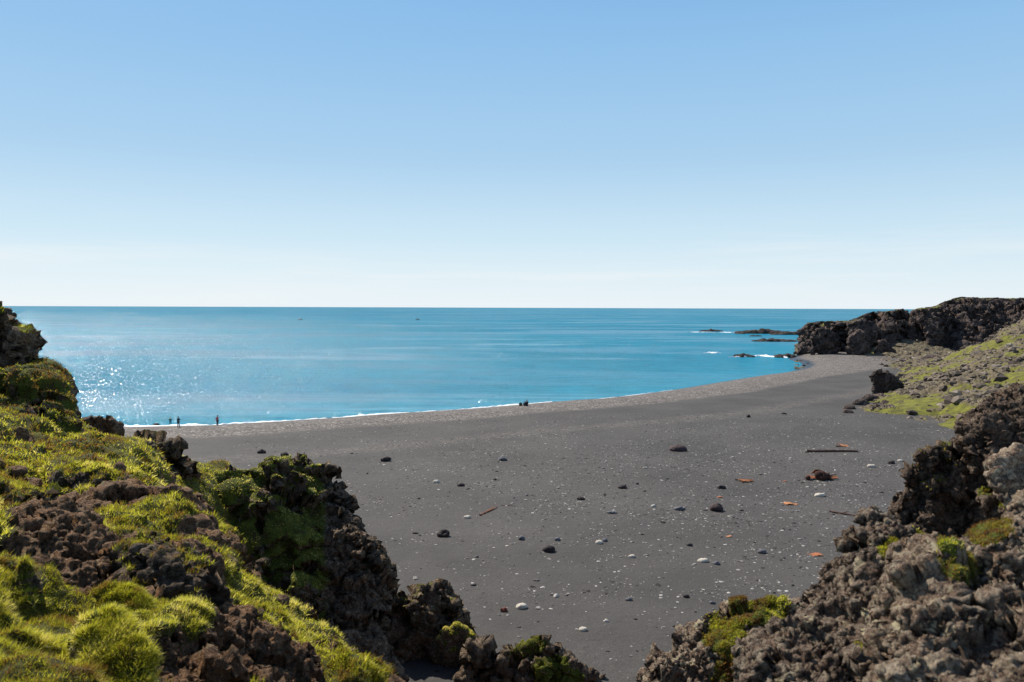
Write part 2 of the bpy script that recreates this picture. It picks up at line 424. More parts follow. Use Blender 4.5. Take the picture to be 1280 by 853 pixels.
sea = tag(obj('sea', me, sea_mat()), 'calm blue sea with slick streaks reaching the horizon', kind='structure')

# short steep wavelets that catch the sun
r = np.random.default_rng(101)
n = 95000
bb = np.radians(r.uniform(-34, 18, n)); dd = np.exp(r.uniform(math.log(118), math.log(900), n))
x = dd*np.sin(bb); y = dd*np.cos(bb); s = shore_dist(x, y)
cl = smooth(-.25, .35, fbm(np.stack([x*.02, y*.05, 0*x], -1), 4, 55))
k = (s < -3) & (r.random(n) < (.25+.75*cl)*np.clip(1.05-(np.degrees(bb)+32)/60, .1, 1)); x, y, dd = x[k], y[k], dd[k]; n = len(x)
w = (.07+.18*r.random(n)**3)*np.sqrt(dd/150); dep = w*.6; tl = np.radians(r.normal(20, 5, n)); az = np.radians(r.normal(0, 28, n)) + np.arctan2(-x, -y)
fx, fy = np.sin(az), np.cos(az); sx_, sy_ = fy, -fx
hgt = dep*np.tan(tl); z0 = -.02+.10*perlin(np.stack([x*.03, y*.09, 0*x], -1), 3)
def rp(a, b, c): return np.stack([x+fx*a*dep+sx_*b*w, y+fy*a*dep+sy_*b*w, z0+.03+c*hgt], -1)
V = np.stack([rp(.9, -.35, -.1), rp(.9, .35, -.1), rp(0, .5, 1), rp(0, -.5, 1), rp(-1, .3, -.3), rp(-1, -.3, -.3)], 1).reshape(-1, 3)
kk = (np.arange(n)*6)[:, None]
me = mesh_np('wavelets', V, np.concatenate([kk+np.array([[0, 1, 2, 3]]), kk+np.array([[3, 2, 4, 5]])]), False)
m, nn_, ll_, b_ = nodes('wavelet_water'); b_.inputs['Base Color'].default_value = (.006, .14, .23, 1); b_.inputs['Roughness'].default_value = .22; b_.inputs['IOR'].default_value = 1.33
tag(obj('wavelets', me, m), 'short steep wavelets on the near sea that glint in the sun', kind='stuff')

# ------------------------------------------------------------------ bodies of rock
def icos(sub=2):
    import bmesh
    bm = bmesh.new(); bmesh.ops.create_icosphere(bm, subdivisions=sub, radius=1.0)
    v = np.array([w.co[:] for w in bm.verts]); f = np.array([[w.index for w in q.verts] for q in bm.faces]); bm.free()
    return v, f
IV, IF = icos(2)
IV3, IF3 = icos(3)
IV1, IF1 = icos(1)
def remesh(v, f, voxel):
    me = mesh_np('tmp', v, f); o = bpy.data.objects.new('tmp', me); C.objects.link(o)
    mod = o.modifiers.new('r', 'REMESH'); mod.mode = 'VOXEL'; mod.voxel_size = voxel; mod.use_smooth_shade = True
    sm = o.modifiers.new('s', 'SMOOTH'); sm.factor = .5; sm.iterations = 3
    dg = bpy.context.evaluated_depsgraph_get(); dg.update()
    ev = o.evaluated_get(dg)
    out = bpy.data.meshes.new_from_object(ev)
    bpy.data.objects.remove(o); bpy.data.meshes.remove(me)
    out.materials.clear()
    return out
def spheres_in(outline, d, rmax, n=260, seed=0, jit=.15, fill=1.0):
    """centres and radii of the boulders that make up a mass with this outline; d(px,py) = distance of its near face"""
    r = np.random.default_rng(seed); o = np.array(outline, float)
    lo, hi = o.min(0), o.max(0)
    q = lo + (hi-lo)*r.random((n*6, 2))
    q = q[in_poly(q[:, 0], q[:, 1], o)][:n]
    e = []                                        # small ones along the rim
    L = 0
    for i in range(len(o)):
        a, b = o[i], o[(i+1) % len(o)]; L += np.hypot(*(b-a))
    ce = o.mean(0)
    for i in range(len(o)):
        a, b = o[i], o[(i+1) % len(o)]; k = max(1, int(np.hypot(*(b-a))/L*n*.5))
        for t in r.random(k):
            e.append(a+(b-a)*t + (ce-a-(b-a)*t)*r.random()*.12)
    q = np.vstack([q, np.array(e)])
    q = q[in_poly(q[:, 0], q[:, 1], o)]
    dist = seg_dist(q[:, 0], q[:, 1], o, True)
    D = d(q[:, 0], q[:, 1])
    rad = np.minimum(dist*D/F, rmax*(.7+.5*r.random(len(q))))
    rad = np.maximum(rad, 1.2*D/F*1.5)
    D = D + rad*(.85+jit*r.normal(size=len(q)))
    c = P(q[:, 0], q[:, 1], D)
    return c, rad
def knob(p, s):
    f1, f2, i = worley(p, s); return (1-np.minimum(f1, 1.2)**2), f2-f1, i
def disp(me, spec, seed=0, mosscalc=None, keep=None):
    """spec: list of (size_m, amplitude_m, kind)"""
    for k, (size, amp, kind) in enumerate(spec):
        v = get_v(me); nn = get_n(me)
        w = v + .5*size*np.stack([perlin(v/size*1.3, seed+50+k), perlin(v/size*1.3, seed+60+k), perlin(v/size*1.3, seed+70+k)], -1)
        if kind == 'k':
            b, c, i = knob(w/size, seed+k); h = (b-.55)*(.5+i)
        elif kind == 'c':                          # blocky cracks
            b, c, i = knob(w/size*np.array([1, 1, .8]), seed+k); h = smooth(0, .22, c)*.6-.3 + (i-.5)*.8
        elif kind == 'v':                        # tall columns and gullies
            h = facet(w/size*np.array([1, 1, .33]), seed+k)
        elif kind == 'f':
            h = facet(w/size, seed+k)
        elif kind == 'r':
            h = .5-2*np.abs(fbm(w/size, 3, seed+k))
        else:
            h = fbm(w/size, 4, seed+k)*1.3
        a = (amp if keep is None else amp*keep(v, nn, size))*(.45+1.15*smooth(-.22, .25, fbm(v/(size*5.5), 2, seed+33+k)))
        v = v + nn*(h*a)[:, None]
        set_v(me, v)
def body(name, outline, d, rmax, voxel, spec, mat, seed=1, amp_fn=None, moss=0.0, moss_nz=.55, moss_fn=None, n=260, extra=None, mossbump=.05, label=None, cat=None, group=None, kind=None, blades=None):
    dfn = d if callable(d) else (lambda px, py: np.full(np.shape(px), float(d)))
    c, rad = spheres_in(outline, dfn, rmax, n, seed)
    if extra is not None:
        c = np.vstack([c, extra[0]]); rad = np.concatenate([rad, extra[1]])
    v = (IV[None]*rad[:, None, None] + c[:, None]).reshape(-1, 3)
    f = (IF[None] + (np.arange(len(c))*len(IV))[:, None, None]).reshape(-1, 3)
    me = remesh(v, f, voxel)
    big = [q for q in spec if q[0] > 4*voxel*4]; 
    half = max(1, len(spec)//2)
    disp(me, spec[:half], seed*13+1, keep=amp_fn)
    nn = get_n(me); v = get_v(me)
    sz = spec[0][0]
    mm = smooth(moss_nz-.18, moss_nz+.18, nn[:, 2] + .55*fbm(v/(sz*.9), 4, seed+5)) * moss
    if moss_fn is not None: mm = mm*moss_fn(v, nn)
    keepa = 1-.93*np.clip(mm, 0, 1)
    for k, q in enumerate(spec[half:]):
        disp(me, [q], seed*13+7+k, keep=lambda v, n_, s_: keepa if amp_fn is None else keepa*amp_fn(v, n_, s_))
    nn = get_n(me); v = get_v(me)
    v = v + nn*(mossbump*mm*(1+.8*perlin(v/(sz*.18), 3)))[:, None]
    set_v(me, v)
    attr(me, 'moss', mm)
    o = obj(name, me, mat)
    me['_'] = 0
    tag(o, label, cat, group, kind)
    return o, mm

# blades of grass
def blades(name, pos, nrm, length, width, tint, mat, parent=None, lean=.5, seed=0, down=0.0):
    r = np.random.default_rng(seed); n = len(pos)
    up = nrm*.5 + np.array([0, 0, 1.0])*.7 + r.normal(size=(n, 3))*lean*.5
    up[:, 2] -= down
    up /= np.linalg.norm(up, axis=1)[:, None]
    a = r.random(n)*2*math.pi
    side = np.stack([np.cos(a), np.sin(a), 0*a], -1)
    side -= up*np.sum(side*up, 1)[:, None]; side /= np.linalg.norm(side, axis=1)[:, None]+1e-9
    bend = np.cross(up, side)*(r.random(n)*.6+.15)[:, None] + np.array([0.25, -.1, -.25])
    L = length[:, None]; W = (width*.5)[:, None]
    b0 = pos - nrm*.15*L
    v = np.stack([b0-side*W, b0+side*W,
                  b0+up*L*.55+bend*L*.15+side*W*.8, b0+up*L*.55+bend*L*.15-side*W*.8,
                  b0+up*L+bend*L*.55], 1).reshape(-1, 3)
    k = (np.arange(n)*5)[:, None]
    quads = k + np.array([[0, 1, 2, 3]]); tris = k + np.array([[3, 2, 4]])
    me = mesh_np(name, v, [quads, tris], True)
    attr(me, 'tint', np.repeat(tint, 5))
    o = obj(name, me, mat, parent)
    return o
def surf_samples(me, weight, n, seed=0):
    """random points on mesh weighted by per-vertex weight*face area"""
    v = get_v(me); nn = get_n(me)
    me.calc_loop_triangles()
    t = np.empty(len(me.loop_triangles)*3, np.int32); me.loop_triangles.foreach_get('vertices', t); t = t.reshape(-1, 3)
    A = .5*np.linalg.norm(np.cross(v[t[:, 1]]-v[t[:, 0]], v[t[:, 2]]-v[t[:, 0]]), axis=1)
    w = A*weight[t].mean(1); cw = np.cumsum(w)
    if cw[-1] <= 0: return np.zeros((0, 3)), np.zeros((0, 3))
    r = np.random.default_rng(seed)
    i = np.searchsorted(cw, r.random(n)*cw[-1]); i = np.minimum(i, len(t)-1)
    a = r.random(n); b = r.random(n); m = a+b > 1; a[m] = 1-a[m]; b[m] = 1-b[m]
    a = a[:, None]; b = b[:, None]
    q = t[i]
    p = v[q[:, 0]]*(1-a-b)+v[q[:, 1]]*a+v[q[:, 2]]*b
    k = nn[q[:, 0]]
    return p, k
def spots(L):
    def fn(v, n_):
        a, b = proj(v); m_ = np.zeros(len(v)); w_ = .45*fbm(v*3.0, 3, 8)
        for x_, y_, r_ in L: m_ = np.maximum(m_, 1-smooth(.7, 1.15, np.hypot(a-x_, (b-y_)*1.25)/r_/1.5+w_))
        return m_
    return fn
def lin(d0, cx, kx, cy, ky):
    """near face at d0 for (cx,cy); ky metres per pixel upward, kx per pixel rightward"""
    return lambda px, py: d0 + kx*(px-cx) + ky*(cy-py)

# ------------------------------------------------------------------ hillside the camera stands on
cols = {
 -420: [(853, 5.5), (760, 8), (690, 11), (610, 16), (540, 23), (470, 30), (400, 35), ('z', 48, 20), ('z', 62, 11), ('z', 80, 0)],
 -200: [(853, 5.6), (760, 8), (690, 11), (610, 16), (545, 23), (480, 29), (425, 33), ('z', 46, 18), ('z', 60, 9), ('z', 75, 0)],
 0: [(853, 6), (790, 7.5), (720, 9.5), (690, 11), (640, 15), (590, 20), (550, 25), (505, 29), (470, 32), ('z', 39, 17), ('z', 50, 8), ('z', 62, 0)],
 100: [(853, 6.3), (800, 7.5), (760, 9), (700, 12), (640, 17), (590, 23), (562, 29), (550, 34), ('z', 42, 13), ('z', 54, 4), ('z', 62, -1)],
 200: [(853, 7), (800, 8.5), (760, 10.5), (700, 14), (650, 19), (612, 26), (590, 32), (576, 38), ('z', 45, 10), ('z', 54, 2), ('z', 62, -2)],
 260: [(853, 8), (800, 9.8), (750, 12.5), (700, 16.5), ('z', 22, 13.6), ('z', 28, 11.8), ('z', 34, 11.5), (596, 39), (582, 41), ('z', 46, 9), ('z', 54, 1), ('z', 62, -2)],
 310: [(853, 9.5), (800, 12), (762, 15), ('z', 21, 12.4), ('z', 28, 9.8), ('z', 34, 8.2), ('z', 38, 9.5), (592, 42), ('z', 47, 8), ('z', 54, 0), ('z', 62, -2)],
 400: [(853, 12.3), (834, 14.5), ('z', 20, 12.0), ('z', 30, 7), ('z', 35, 5.5), ('z', 40, 5.5), ('z', 43, 5), ('z', 48, 2), ('z', 55, -2)],
 480: [(862, 12.5), ('z', 17, 12), ('z', 25, 7.5), ('z', 33, 4), ('z', 38, 1.8), ('z', 46, -2)],
 540: [('z', 5, 17), ('z', 9, 12), ('z', 14, 9), ('z', 22, 5), ('z', 30, 2), ('z', 38, -1)],
 700: [('z', 4, 17.2), ('z', 8, 12.5), ('z', 14, 8), ('z', 22, 4), ('z', 28, 1.5), ('z', 38, -2)],
 900: [('z', 4, 18), ('z', 7.5, 17), ('z', 9.5, 14), ('z', 15, 9), ('z', 24, 3), ('z', 34, -2)],
 1100: [('z', 4, 18.8), ('z', 6, 18.2), ('z', 8.5, 16.6), ('z', 11, 14.5), ('z', 16, 10.5), ('z', 26, 3.5), ('z', 38, -2)],
 1280: [('z', 3, 19.6), ('z', 6, 18.8), ('z', 9, 17.7), ('z', 13, 17.3), ('z', 17, 14.5), ('z', 25, 8), ('z', 40, -2)],
 1550: [('z', 3, 20), ('z', 8, 19.4), ('z', 14, 18.6), ('z', 20, 16), ('z', 30, 10), ('z', 52, -2)],
}
cp = []
for px, L in cols.items():
    for t in L:
        if t[0] == 'z': cp.append(((px-640)/F*t[1], t[1], t[2]))
        else: cp.append(tuple(P(px, t[0], t[1])))
    cp.append(((px-640)/F*1.0, 1.0, 20.2))
cp = np.array(cp)
def tps_fit(q, w, lam=1e-3):
    n = len(q); d = np.linalg.norm(q[:, None]-q[None], axis=-1)
    K = np.where(d > 0, d*d*np.log(d+1e-12), 0) + lam*np.eye(n)
    A = np.zeros((n+3, n+3)); A[:n, :n] = K; A[:n, n] = 1; A[:n, n+1:] = q; A[n, :n] = 1; A[n+1:, :n] = q.T
    return np.linalg.solve(A, np.concatenate([w, np.zeros(3)]))
def tps_eval(c, q, p):
    out = np.empty(len(p)); n = len(q)
    for i in range(0, len(p), 40000):
        d = np.linalg.norm(p[i:i+40000, None]-q[None], axis=-1)
        K = np.where(d > 0, d*d*np.log(d+1e-12), 0)
        out[i:i+40000] = K@c[:n] + c[n] + p[i:i+40000]@c[n+1:]
    return out
def bl(x, y):
    return np.stack([np.arctan2(x, y)*2.0, np.log(np.hypot(x, y))], -1)
hq = bl(cp[:, 0], cp[:, 1]); hc = tps_fit(hq, cp[:, 2])
lr = np.log(np.concatenate([np.geomspace(.9, 4.6, 70)[:-1], np.geomspace(4.6, 30, 720)[:-1], np.geomspace(30, 66, 170)]))
x, y, f = polar(-43, 37, 820, .9, 66, len(lr))
Bb = np.arctan2(x, y); Rr_ = np.exp(np.repeat(lr, 820)); x, y = Rr_*np.sin(Bb), Rr_*np.cos(Bb)
k_ = 6; nr_ = len(lr); ci = np.unique(np.r_[0:nr_:k_, nr_-1]); cj = np.unique(np.r_[0:820:k_, 819])
Xg, Yg = x.reshape(nr_, 820), y.reshape(nr_, 820)
zc = tps_eval(hc, hq, bl(Xg[np.ix_(ci, cj)].ravel(), Yg[np.ix_(ci, cj)].ravel())).reshape(len(ci), len(cj))
zr = np.array([np.interp(np.arange(820), cj, zc[a]) for a in range(len(ci))])
z = np.array([np.interp(np.arange(nr_), ci, zr[:, b]) for b in range(820)]).T.ravel()
z = np.minimum(z, 23.0)
me = mesh_np('hillside', np.stack([x, y, z], -1), f)
# faces wind downwards -> flip so normals point up
def fix_up(me):
    if get_n(me)[:, 2].mean() < 0: me.flip_normals()
fix_up(me); fix_up(beach.data); fix_up(sea.data)

soil = [(150, 720, 11, 1.6), (210, 700, 13, 1.5), (110, 700, 12, 1.3), (225, 760, 10.5, 1.1), (280, 800, 10, 1.0), (330, 840, 10, 1.0), (20, 650, 14, 1.2), (130, 650, 17, 1.6), (120, 830, 7, .35), (240, 840, 7.6, .5)]
soil += [(60, 565, 25, 1.0), (205, 640, 22, .8), (240, 612, 32, 1.2), (290, 625, 36, 1.3), (330, 700, 31, 1.2), (365, 780, 32, 2), (255, 690, 15.5, .7), (150, 575, 30, .7)]
gul = [(340, 770, 29, 5), (270, 640, 30, 3.5), (380, 740, 35, 5), (430, 800, 33, 5)]
def hill_fields(v, nn):
    rr = np.hypot(v[:, 0], v[:, 1])
    so = np.zeros(len(v))
    for a, b, d, rad in soil:
        c = P(a, b, d); so = np.maximum(so, 1-smooth(.6, 1.25, np.linalg.norm(v-c, axis=1)/rad + .35*fbm(v*.9, 3, 77)))
    return so
v = get_v(me); nn = get_n(me)
rr = np.hypot(v[:, 0], v[:, 1])
so = hill_fields(v, nn)
# hummocks: sizes grow with distance up to the big broken ground of the far part
def hk(size, amp, seed, pw=1.0):
    w = v + .4*size*np.stack([perlin(v/size, seed+1), perlin(v/size, seed+2), perlin(v/size, seed+3)], -1)
    b, c, i = knob(w/size, seed); return (b-.5)*amp*(.4+1.2*i)
near = 1-smooth(12, 22, rr)
edge = smooth(2.5, 4.5, rr)
h = hk(3.2, 1.2, 3)*smooth(9, 20, rr) + hk(1.4, .42, 5)*(1-.4*near) + .6*near*fbm(v/1.5, 3, 13) + .10*facet(v/.9+.3*perlin(v, 5)[:, None], 14) + .14*fbm(v/.5, 4, 15)
h0 = hk(3.2, 1.2, 3)*smooth(9, 20, rr) + hk(1.4, .42, 5)*(1-.4*near) + .6*near*fbm(v/1.5, 3, 13)
set_v(me, v + nn*(h0*edge)[:, None]); nbig = get_n(me)
v2 = v + nn*(h*edge)[:, None]
set_v(me, v2)
v = get_v(me); nn = get_n(me)
rocky = smooth(.42, .30, 0*rr) * 0
steep = 1-smooth(.52, .74, nbig[:, 2] + .55*fbm(v*.5, 5, 21) + .10*near)
steep = np.maximum(steep, so*.95)
lowc = smooth(560, 500, 0*rr)
pxh, pyh = proj(v)
# the seaward drop in front of the camera is bare rock
front = smooth(500, 560, pxh)*smooth(3.0, 4.5, rr)
steep = np.maximum(steep, front*.8)
bare = np.clip(steep, 0, 1)
for a_, b_, d_, r_ in [(120, 585, 27, 2.4), (150, 600, 26, 1.8), (180, 622, 23, 1.3), (212, 648, 20, 1.1), (248, 688, 16.8, .9), (284, 730, 14.8, .8), (320, 775, 13.3, .75), (368, 812, 12.9, .7), (425, 842, 12.5, .8), (225, 590, 34, 2.6), (290, 592, 38, 2.2), (40, 590, 21, 1.4), (30, 800, 7.5, 1.0), (190, 800, 9.0, .7)]:
    q_ = np.linalg.norm((v-P(a_, b_, d_))*np.array([1, .55, 1]), axis=1)/r_ + .5*fbm(v*1.1, 3, 66)
    bare *= 1-.95*(1-smooth(.6, 1.1, q_))
for k, (size, amp, kind) in enumerate([(1.0, .40, 'f'), (.4, .11, 'f'), (.17, .065, 'f'), (.08, .045, 'f'), (.045, .03, 'k')]):
    vall = get_v(me); nall = get_n(me)
    fade_ = 1.0 if k < 2 else (1-smooth(14, 26, rr) if k < 3 else 1-smooth(12, 18, rr))
    ix = np.where((bare*fade_ > .02) & (rr > 2.5) & (pxh > -250) & (pxh < 1450))[0]
    v = vall[ix]; nn = nall[ix]
    w = v + .5*size*np.stack([perlin(v/size*1.3, 90+k), perlin(v/size*1.3, 95+k), perlin(v/size*1.3, 99+k)], -1)
    if kind == 'f': hh = facet(w/size, 120+k)
    else:
        b, c, i = knob(w/size, 120+k); hh = (b-.55)*(.4+i)
    vall[ix] = v + nn*(hh*amp*(bare*fade_*edge*(1-.55*so*(k == 0)))[ix])[:, None]
    set_v(me, vall)
v = get_v(me); nn = get_n(me)
v = v + nn*((1-bare)*(.03+.03*perlin(v*5, 4)))[:, None]
set_v(me, v)
attr(me, 'moss', 1-bare)
M_hill = rock_mat('hillside_ground', .45, dark=(.052, .027, .015), mid=(.20, .112, .060), pale=(.38, .25, .14), cream=(.27, .22, .12), lichen=.6, ochre=.0, bump=1.0,
                  moss_a=(.10, .10, .018), moss_b=(.17, .17, .03), moss_brown=(.14, .08, .035))
hill = tag(obj('hillside', me, M_hill), 'grassy tussock slope with bare brown soil patches falling to the beach', kind='structure')
hv, hn, hb = get_v(me), get_n(me), bare
# grass on it
def tintf(p, seed, base=.55):
    t = base + .03 + .75*fbm(p*.35, 4, seed) + .65*fbm(p*2.2, 4, seed+5, .65)
    return t
rr = np.hypot(hv[:, 0], hv[:, 1]); pxh, pyh = proj(hv)
vis = ((pxh > -160) & (pxh < 560) & (hv[:, 1] > 2)).astype(float)
gm = smooth(.55, .25, hb)*smooth(-.1, .25, hn[:, 2])*vis
tuft = smooth(-.35, .2, fbm(hv*2.6, 4, 41, .7))*(.25+.75*smooth(-.2, .2, fbm(hv*7, 3, 42)))+.08
for nm, r0, r1, n, ln, wd, lean in (('grass', 3, 13, 260000, .075, .0052, .9), ('grass', 11, 24, 130000, .11, .012, .8), ('grass', 21, 50, 110000, .14, .026, .9)):
    w = gm*tuft*smooth(r0, r0+1.5, rr)*(1-smooth(r1-1.5, r1, rr))/np.maximum(rr, 3)**1.2
    p, k = surf_samples(me, w, n, int(r0))
    rnd = np.random.default_rng(int(r0)+3)
    lf = (.45+.95*smooth(-.3, .35, fbm(p*2.2, 4, 45, .7)))*(.6+.8*rnd.random(len(p)))
    tn = np.clip(tintf(p, 61) + .16*rnd.normal(size=len(p)), 0.02, 1)
    o = blades(nm, p, k, ln*lf, wd*(.7+.6*rnd.random(len(p))), tn, M_grass, lean=lean, seed=int(r0))
    tag(o, {3: 'bright green grass blades on the nearest tussocks', 11: 'green and straw coloured grass on the middle of the left slope', 21: 'short yellow green turf on the far part of the left slope'}[int(r0)], kind='stuff')

# ------------------------------------------------------------------ rock outcrops
LAVA = [(2.6, 1.0, 'k'), (1.3, .45, 'c'), (.6, .26, 'k'), (.26, .11, 'k')]
M_crag = rock_mat('crag_lava', .8, dark=(.040, .028, .021), mid=(.165, .115, .075), pale=(.36, .29, .21), cream=(.38, .31, .17), lichen=.5, ochre=.1, bump=1.0,
                  moss_a=(.085, .10, .010), moss_b=(.14, .16, .02), moss_brown=(.085, .055, .02))
M_near = rock_mat('near_lava', .25, dark=(.034, .022, .017), mid=(.18, .120, .082), pale=(.46, .37, .265), cream=(.62, .53, .34), lichen=.84, ochre=.6,
                  moss_a=(.09, .11, .01), moss_b=(.15, .17, .02), moss_brown=(.14, .05, .025), bump=.9)
M_brown = rock_mat('brown_lava', .25, dark=(.028, .018, .014), mid=(.16, .108, .077), pale=(.44, .36, .265), cream=(.58, .48, .31), lichen=.78, ochre=.95,
                  moss_a=(.09, .11, .01), moss_b=(.15, .17, .02), moss_brown=(.16, .05, .022), bump=1.0)
M_far = rock_mat('headland_lava', 6.0, dark=(.034, .028, .028), mid=(.105, .080, .070), pale=(.20, .13, .10), cream=(.26, .20, .15), lichen=.5, ochre=.0,
                 moss_a=(.15, .15, .04), moss_b=(.22, .21, .07), moss_brown=(.15, .11, .06), bump=.9)

def mossgrass(o, mm, n, ln, wd, seed, base=.6, lean=1.0, thr=.55, nm='moss'):
    me = o.data
    vv_ = get_v(me); p, k = surf_samples(me, smooth(thr-.15, thr+.15, mm)*smooth(-.3, .2, get_n(me)[:, 2])*(.10+.9*smooth(-.2, .2, fbm(vv_*.45/ln, 3, seed+9)+.5*fbm(vv_*.12/ln, 2, seed+8))), n, seed)
    if len(p) == 0: return
    r = np.random.default_rng(seed)
    tn = np.clip(tintf(p, seed+61, base)+.14*r.normal(size=len(p)), .02, 1)
    return blades(nm, p, k, ln*(.5+r.random(n)), wd*(.6+.8*r.random(n)), tn, M_grass, parent=o, lean=lean, seed=seed)

o, mm = body('rock_outcrop', [(-160, 410), (-60, 396), (-12, 396), (2, 399), (8, 409), (16, 411), (28, 412), (38, 425), (44, 443), (42, 462), (20, 480), (-160, 500)],
    lin(31, 0, 0, 440, .012), 2.2, .085, [(2.0, .45, 'f'), (1.0, .4, 'f'), (.45, .26, 'f'), (.2, .1, 'k')], M_crag, 3, moss=.9, moss_nz=.72,
    label='jagged dark lava crag at the top left edge against the sea', cat='rock outcrop')
mossgrass(o, mm, 5000, .14, .03, 1)
o, mm = body('rock_outcrop', [(-160, 470), (0, 462), (28, 460), (52, 458), (68, 470), (78, 486), (84, 504), (98, 536), (96, 556), (60, 562), (0, 540), (-160, 530)],
    lin(28.5, 0, .02, 500, .07), 2.4, .08, [(2.2, .35, 'f'), (1.0, .3, 'f'), (.45, .22, 'f'), (.2, .1, 'k')], M_crag, 4, moss=1.0, moss_nz=.35,
    label='mossy brown green crag with a steep dark right face below the top left crag', cat='rock outcrop')
mossgrass(o, mm, 16000, .11, .026, 2, base=.22)
o, mm = body('boulder', [(102, 545), (106, 528), (116, 521), (134, 524), (142, 534), (148, 541), (140, 552), (112, 556)],
    36, 1.2, .06, [(1.0, .35, 'f'), (.5, .25, 'f'), (.25, .12, 'k')], M_crag, 5, n=120,
    label='rounded dark boulder beside the foot of the mossy left crag', cat='boulder')
o, mm = body('rock_outcrop', [(168, 564), (180, 557), (188, 562), (197, 556), (206, 561), (216, 563), (230, 570), (243, 582), (236, 594), (200, 596), (172, 586)],
    36, 1.3, .07, [(1.1, .55, 'f'), (.5, .3, 'f'), (.25, .14, 'k')], M_crag, 6, n=160, moss=.5, moss_nz=.8,
    label='row of dark jagged lava knobs stepping down at the seaward rim of the grass', cat='rock outcrop')
o, mm = body('rock_outcrop', [(148, 566), (160, 556), (182, 556), (196, 572), (214, 600), (200, 606), (176, 592), (155, 580)],
    31, .8, .06, [(.9, .4, 'f'), (.4, .2, 'f'), (.2, .07, 'k')], M_crag, 7, n=120, moss=.6, moss_nz=.7,
    label='small outcrop of tilted pale brown slabs in the grass', cat='rock outcrop')
o, mm = body('rock_outcrop', [(66, 604), (90, 588), (128, 588), (150, 602), (164, 626), (184, 648), (182, 680), (156, 678), (120, 655), (74, 630)],
    lin(18.0, 130, -.01, 640, .02), 1.3, .04, [(1.1, .5, 'f'), (.5, .26, 'f'), (.22, .13, 'f'), (.1, .05, 'k')], M_crag, 8, moss=.9, moss_nz=.75,
    label='dark craggy outcrop with grassy cap in the middle of the left slope', cat='rock outcrop')
mossgrass(o, mm, 8000, .12, .014, 3, base=.5)
o, mm = body('rock_outcrop', [(-120, 612), (0, 616), (40, 614), (64, 634), (80, 664), (70, 690), (0, 700), (-120, 700)],
    lin(12.6, 0, 0, 650, .01), .9, .03, [(.9, .3, 'f'), (.4, .2, 'f'), (.2, .1, 'f'), (.09, .04, 'k')], M_crag, 9, moss=1.0, moss_nz=.8,
    label='dark rounded outcrop at the left edge with thin brown turf on top', cat='rock outcrop')
mossgrass(o, mm, 9000, .09, .009, 4, base=.4)
o, mm = body('rock_outcrop', [(158, 692), (186, 684), (220, 694), (244, 716), (248, 748), (238, 790), (212, 792), (190, 764), (164, 728)],
    lin(10.6, 200, 0, 740, .012), .6, .025, [(.7, .3, 'f'), (.3, .17, 'f'), (.14, .08, 'f'), (.07, .03, 'k')], M_crag, 10, moss=.8, moss_nz=.85,
    label='overhanging dark brown outcrop above the bare soil slope', cat='rock outcrop')
mossgrass(o, mm, 5000, .09, .008, 5, base=.35)
o, mm = body('tussock', [(92, 800), (112, 776), (145, 772), (168, 790), (182, 830), (186, 875), (130, 890), (96, 850)],
    lin(6.9, 140, 0, 820, .006), .32, .016, [(.4, .16, 'f'), (.18, .07, 'f'), (.07, .03, 'k')], M_crag, 11, moss=1.0, moss_nz=.42, n=150,
    label='round tussock of long bright grass over a small dark hollow, nearest bottom left', cat='tussock')
mossgrass(o, mm, 22000, .085, .0052, 6, base=.62, nm='grass_cover', lean=1.3)
o, mm = body('tussock', [(-60, 706), (0, 696), (24, 704), (36, 728), (40, 762), (0, 776), (-60, 776)],
    lin(8.6, 0, 0, 730, .006), .4, .02, [(.5, .18, 'f'), (.2, .08, 'f'), (.09, .03, 'k')], M_crag, 12, moss=1.0, moss_nz=.45, n=150,
    label='turf capped mound with dark eroded side at the left edge of the picture', cat='tussock')
mossgrass(o, mm, 15000, .075, .0065, 7, base=.5, nm='grass_cover', lean=1.3)
o, mm = body('tussock', [(118, 745), (140, 735), (168, 744), (184, 768), (196, 800), (172, 800), (130, 775)],
    lin(9.0, 150, 0, 760, .006), .35, .02, [(.4, .1, 'k'), (.2, .05, 'k'), (.08, .02, 'k')], M_crag, 13, moss=1.0, moss_nz=.35, n=120,
    label='small mossy tussock with dark underside below the bare soil', cat='tussock')
mossgrass(o, mm, 12000, .07, .006, 8, base=.5, nm='grass_cover')
# the big crag
o, mm = body('sea_crag', [(236, 608), (250, 595), (285, 592), (318, 595), (350, 598), (368, 594), (384, 590), (402, 593), (413, 604), (421, 622), (430, 640), (446, 658), (468, 688), (480, 712), (486, 745), (490, 790), (504, 835), (500, 870), (440, 885), (390, 865), (345, 830), (298, 785), (258, 742), (232, 690), (228, 640)],
    lin(38.5, 430, .016, 720, .034), 2.6, .055, [(3.4, .75, 'f'), (1.5, .6, 'f'), (.7, .34, 'f'), (.33, .2, 'f'), (.16, .1, 'k')], M_crag, 14, moss=1.0, moss_nz=.28, n=680,
    moss_fn=lambda v, n_: 1-.8*smooth(385, 420, proj(v)[0]),
    label='tall dark lava crag with mossy ledges rising from the beach left of centre', cat='rock crag')
mossgrass(o, mm, 60000, .08, .025, 9, base=.74)
